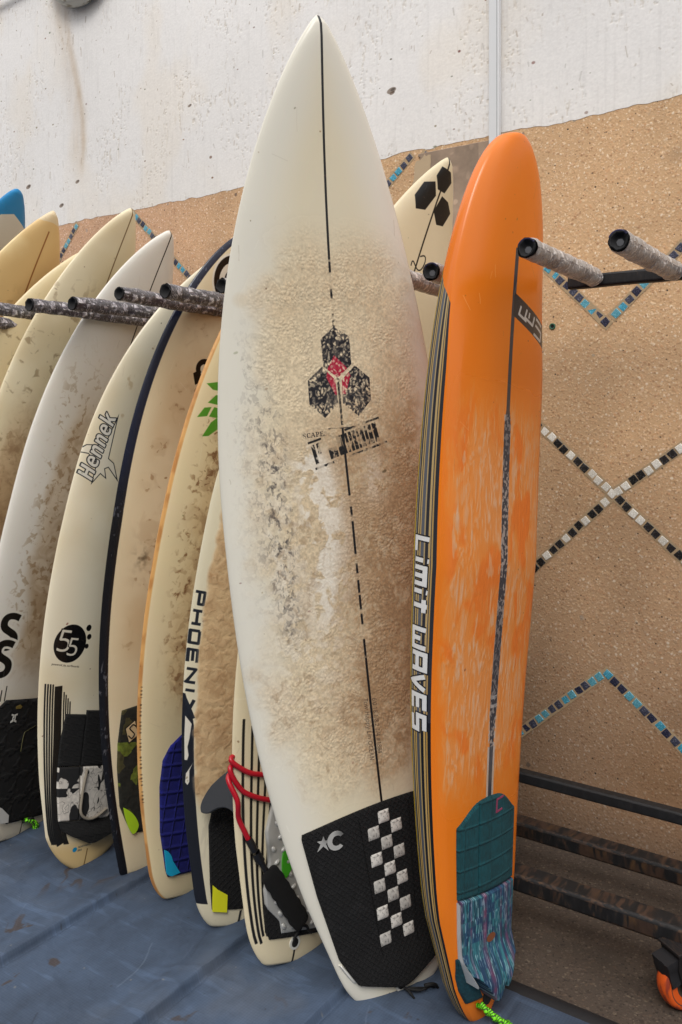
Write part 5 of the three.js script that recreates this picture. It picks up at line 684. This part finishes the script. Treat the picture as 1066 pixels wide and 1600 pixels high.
// --- orange board with striped rails
{
  const p = PB.orange, W = 2048, H = 128, [c, g] = canvas(W, H);
  const L = l => l / p.len * W; const bands = [['#16161a', 0.13], ['#b08a45', 0.05], ['#2a2a30', 0.03], ['#b9995c', 0.07], ['#17171b', 0.10], ['#a8905c', 0.05], ['#4a4d55', 0.13], ['#b4924e', 0.05], ['#202024', 0.04], ['#b99a58', 0.06], ['#1b1b20', 0.07], ['#8f8a7c', 0.05], ['#1a1a1d', 0.08], ['#c2a01c', 0.09]];
  let y = H; for (const [col, f] of bands) { g.fillStyle = col; g.fillRect(0, y - f * H - 1, W, f * H + 1.5); y -= f * H; }
  g.fillStyle = 'rgba(170,180,195,.16)'; g.fillRect(L(0.55), 0, W, H);
  const GL = { L: [1, [[[0.02, 0], [0.02, 1], [0.95, 1]]]], I: [0.22, [[[0.5, 0.36], [0.5, 1]], [[0.5, 0], [0.5, 0.1]]]], M: [1.1, [[[0, 1], [0, 0.22], [1, 0.22], [1, 1]], [[0.5, 0.3], [0.5, 1]]]], T: [0.9, [[[0, 0.22], [1, 0.22]], [[0.5, 0.22], [0.5, 1]], [[0.5, 0], [0.5, 0.1]]]], W: [1.2, [[[0, 0], [0, 1], [1, 1], [1, 0]], [[0.5, 0.35], [0.5, 1]]]], A: [1, [[[0, 1], [0, 0], [1, 0], [1, 1]], [[0, 0.58], [1, 0.58]]]], V: [0.9, [[[0, 0], [0.5, 1], [1, 0]]]], E: [0.9, [[[1, 0], [0, 0], [0, 1], [1, 1]], [[0, 0.5], [0.9, 0.5]]]], S: [0.9, [[[1, 0], [0, 0], [0, 0.5], [1, 0.5], [1, 1], [0, 1]]]] };
  const word = (s, l0, l1) => { const tot = [...s].reduce((q, ch) => q + GL[ch][0] + 0.42, -0.42), k = (l0 - l1) / tot; g.save(); g.setTransform(W / p.len, 0, 0, H / 0.052, 0, 0);
    for (const [col, wd] of [['#0c0c0f', 0.0128], ['#dcdddd', 0.0086]]) { g.strokeStyle = col; g.lineWidth = wd; g.lineJoin = 'miter'; g.lineCap = 'butt'; let x = 0; for (const ch of s) { const [w0, ss] = GL[ch]; for (const st of ss) { g.beginPath(); st.forEach(([q, b], i) => { g[i ? 'lineTo' : 'moveTo'](l0 - (x + w0 * (ch === 'I' ? 0.5 : q)) * k - (0.5 - b) * 0.003, 0.0115 + (1 - b) * 0.028); }); g.stroke(); } x += w0 + 0.42; } } g.restore(); };
  word('LIMIT', 0.874, 0.742); word('WAVES', 0.712, 0.535);
  g.fillStyle = '#e47616'; g.beginPath(); g.moveTo(L(1.300), H); g.lineTo(L(1.335), H * 0.4); g.lineTo(L(1.37), 0); g.lineTo(W, 0); g.lineTo(W, H); g.closePath(); g.fill();
  const sideMat = new THREE.MeshPhysicalMaterial({ map: ctex(c), roughness: 0.25 }); sideMat.map.wrapT = THREE.ClampToEdgeWrapping;
  const B = board(p, 'round-nosed orange board with white lettering on its striped rail and teal tail pads', {
    tw: 768, rough: 0.26, bump: true, bumpScale: 0.0013, sideMat, hullMat: std(0xcf6c14, 0.3),
    print(g, X, Y) {
      const q = (l, a) => [l, a]; pl(g, X, Y, [[1.43, 0.0055], [1.12, 0.0055], [1.09, 0.0105], [0.56, 0.0105], [0.50, 0.006], [0.38, 0.0052], [0.38, -0.0052], [0.50, -0.006], [0.56, -0.0105], [1.09, -0.0105], [1.12, -0.0055], [1.43, -0.0055]], '#3a3a40');
      pl(g, X, Y, [[1.345, -0.0], [1.292, -0.165], [1.246, -0.165], [1.300, -0.0]], '#2b2a2e');
      const pt = (a, b) => [mix(1.345, 1.292, a) - b * mix(0.045, 0.046, a), -0.165 * a]; const ln = (pts) => stroke(g, X, Y, pts.map(([a, b]) => pt(a, b)), '#b9b4ae', 0.0055);
      ln([[0.16, 0.3], [0.12, 0.72], [0.3, 0.72]]); ln([[0.3, 0.2], [0.26, 0.62], [0.46, 0.62], [0.5, 0.16]]); ln([[0.37, 0.22], [0.35, 0.5]]); ln([[0.55, 0.15], [0.75, 0.15]]); ln([[0.54, 0.45], [0.74, 0.45], [0.72, 0.85], [0.5, 0.9]]);
      text(g, X, Y, 'LIMIT', 0.580, 0.009, 0.008, 0, 'bold', '#b5b5b5', 0.8); text(g, X, Y, 'WAVES', 0.564, 0.009, 0.008, 0, 'bold', '#b5b5b5', 0.7);
    },
    pix(l, w, h) {
      const n = fbm(l * 5, w * 5, 4), st = fbm(l * 55 + 4 * vn(l * 16, w * 60), w * 260, 4), big = warp(l * 12 + 20, w * 26, 4); let c = m3([232, 120, 20], [222, 120, 30], n); c = m3(c, [204, 112, 36], 0.55 * gauss(w, 0.02, 0.06) * sst(1.7, 1.3, l));
      const z = sst(0.36, 0.5, l) * sst(1.18, 1.02, l + 0.1 * (n - 0.5)) * sst(0.005, 0.035, h - Math.abs(w)), k = z * (0.2 + 0.2 * sst(0.3, 0.7, big) + 0.5 * sst(0.42, 0.8, st) * sst(0.2, 0.6, big)); c = m3(c, [212, 166, 132], clamp(k)); c = m3(c, [222, 96, 26], 0.35 * z * sst(0.5, 0.3, big));
      const drip = sst(0.66, 0.76, fbm(l * 22 + 9, w * 120, 4)) * z; c = m3(c, [206, 184, 168], drip * 0.45); const hatch = Math.abs(w) < 0.0115 && l > 0.49 && l < 1.11 ? 0.75 * sst(0.5, 0.62, fbm(l * 170, w * 260, 2)) * (0.4 + 0.6 * sst(0.45, 0.8, fbm(l * 6, 2, 2))) : 0.3 * k; if (hatch && Math.abs(w) < 0.0115 && l < 1.11) c = m3(c, [176, 172, 170], 0.85);
      return [c[0], c[1], c[2], hatch, clamp(0.1 + z * (0.8 * st)), mix(0.26, 0.6, z * 0.8)];
    } });
  const teal = eva([14, 72, 80], { cell: 0.036, bs: 0.003, bump: (x, y) => { const a = Math.min(sst(0, 0.06, x), sst(1, 0.94, x)), b = Math.min(sst(0, 0.1, y), sst(1, 0.9, y)), v = 255 * (0.25 + 0.55 * Math.min(a, b) + 0.15 * Math.sin(x * 60)); return [v, v, v]; } });
  const arch = j => { const a = Math.abs(j - 0.5) * 2; return [0.236 + 0.006 * (0.5 - j), 0.402 - 0.008 * a - 0.032 * sst(0.25, 1, a) * a]; };
  const tl = [[0.43, 0.089], [0.33, 0.087], [0.236, 0.083]], trr = tl.map(([l, w]) => [l, -w]);
  pad(B, 'tail_pad', 0.236, 0.402, tl, [[0.43, 0.036], [0.236, 0.035]], teal, { nw: 24, nl: 50, th: 0.006, end: j => arch(j * 0.29) });
  pad(B, 'tail_pad', 0.236, 0.402, [[0.43, 0.0345], [0.236, 0.0335]], trr, teal, { nw: 60, nl: 50, th: 0.006, end: j => arch(0.3 + j * 0.7) });
  badge(B, 'emblem', (() => { const s = poly([[-0.012, 0.012], [0.012, 0.014], [0.012, 0.0105], [-0.0085, 0.009], [-0.0095, -0.01], [0.008, -0.008], [0.008, -0.0115], [-0.013, -0.0135]]); return s; })(), 0.382, -0.026, std(0x8d3a58, 0.6), { lift: 0.006, depth: 0.001 });
  const plaid = pixTex(512, 512, (x, y) => { const st = fbm(x * 90, y * 9, 2), row = Math.floor(y * 14 + 0.3 * vn(x * 8, 3)), pk = gauss((x * 3.1) % 1, 0.32, 0.10) + 0.8 * gauss((x * 5.3 + 0.2) % 1, 0.7, 0.07); let c = m3([20, 62, 78], [48, 112, 124], sst(0.35, 0.7, st)); if (sst(0.5, 0.6, LAT[(Math.floor(x * 22) * 57 + row * 131) & 65535]) ) c = m3(c, [18, 40, 84], 0.5); c = m3(c, [128, 52, 84], clamp(pk) * 0.6 * (0.4 + 0.9 * vn(x * 20, y * 24))); c = m3(c, [168, 196, 204], sst(0.62, 0.72, fbm(x * 120 + 5, y * 16, 2)) * 0.55); return c; }); plaid.repeat.set(5, 5);
  const pm = std(0xffffff, 0.8, { map: plaid, bumpMap: plaid, bumpScale: 0.0025 });
  const kick = (l, w) => 0.028 * sst(0.15, 0.085, l) * (0.8 + 0.2 * Math.min(1, Math.abs(w) / 0.07));
  const kend = j => { const a = Math.abs(j - 0.5) * 2; return [mix(0.058, 0.112, sst(0.2, 1, a)) + 0.024 * gauss(j, 0.62, 0.07), 0.2345 + 0.006 * (0.5 - j)]; };
  const kl = [[0.255, 0.0825], [0.18, 0.079], [0.133, 0.074], [0.105, 0.062], [0.06, 0.045]], kr = kl.map(([l, w]) => [l, -w]);
  pad(B, 'kick_pad', 0.06, 0.2345, kl, kr, pm, { nl: 80, nw: 60, th: 0.009, end: kend, lift: kick });
  pad(B, 'pad_core', 0.095, 0.234, kl.map(([l, w]) => [l, w + 0.0018]), kl.map(([l, w]) => [l, w - 0.0005]), std(0xa4a9ad, 0.7), { nl: 50, nw: 4, th: 0.0075, lift: kick });
  const hole = new THREE.CircleGeometry(0.011, 24); hole.scale(1.2, 0.7, 1); const ho = part('pad_cutout', hole, std(0x7a4526, 0.8), B.root); ho.position.set(-0.004, 0.158, B.z(0.158, 0.004, 0.0102));
  pad(B, 'pad_foot', 0.055, 0.137, [[0.137, 0.082], [0.105, 0.078], [0.08, 0.07], [0.055, 0.055]], [[0.137, 0.072], [0.1, 0.04], [0.055, 0.015]], eva([10, 58, 70], { bs: 0.0005 }), { nl: 30, nw: 16, th: 0.0045 });
  leashPlug(B, 0.05, 0.0, 0x1c1c1c);
  braid(B, 'leash_string', [V(-0.03, 0.05, B.z(0.05, 0.02, 0.006)), V(-0.012, 0.03, B.z(0.03, 0, 0.03)), V(0.012, 0.012, B.z(0.02, 0, 0.04)), V(0.022, -0.002, B.z(0.02, 0, 0.045)), V(0.026, 0.004, B.z(0.02, 0, 0.038)), V(0.012, 0.016, B.z(0.02, 0, 0.034))], 0.0055, B.root);
}

scene.traverse(o => { if (o.isMesh) { o.castShadow = true; o.receiveShadow = true; } });
renderer.render(scene, camera);
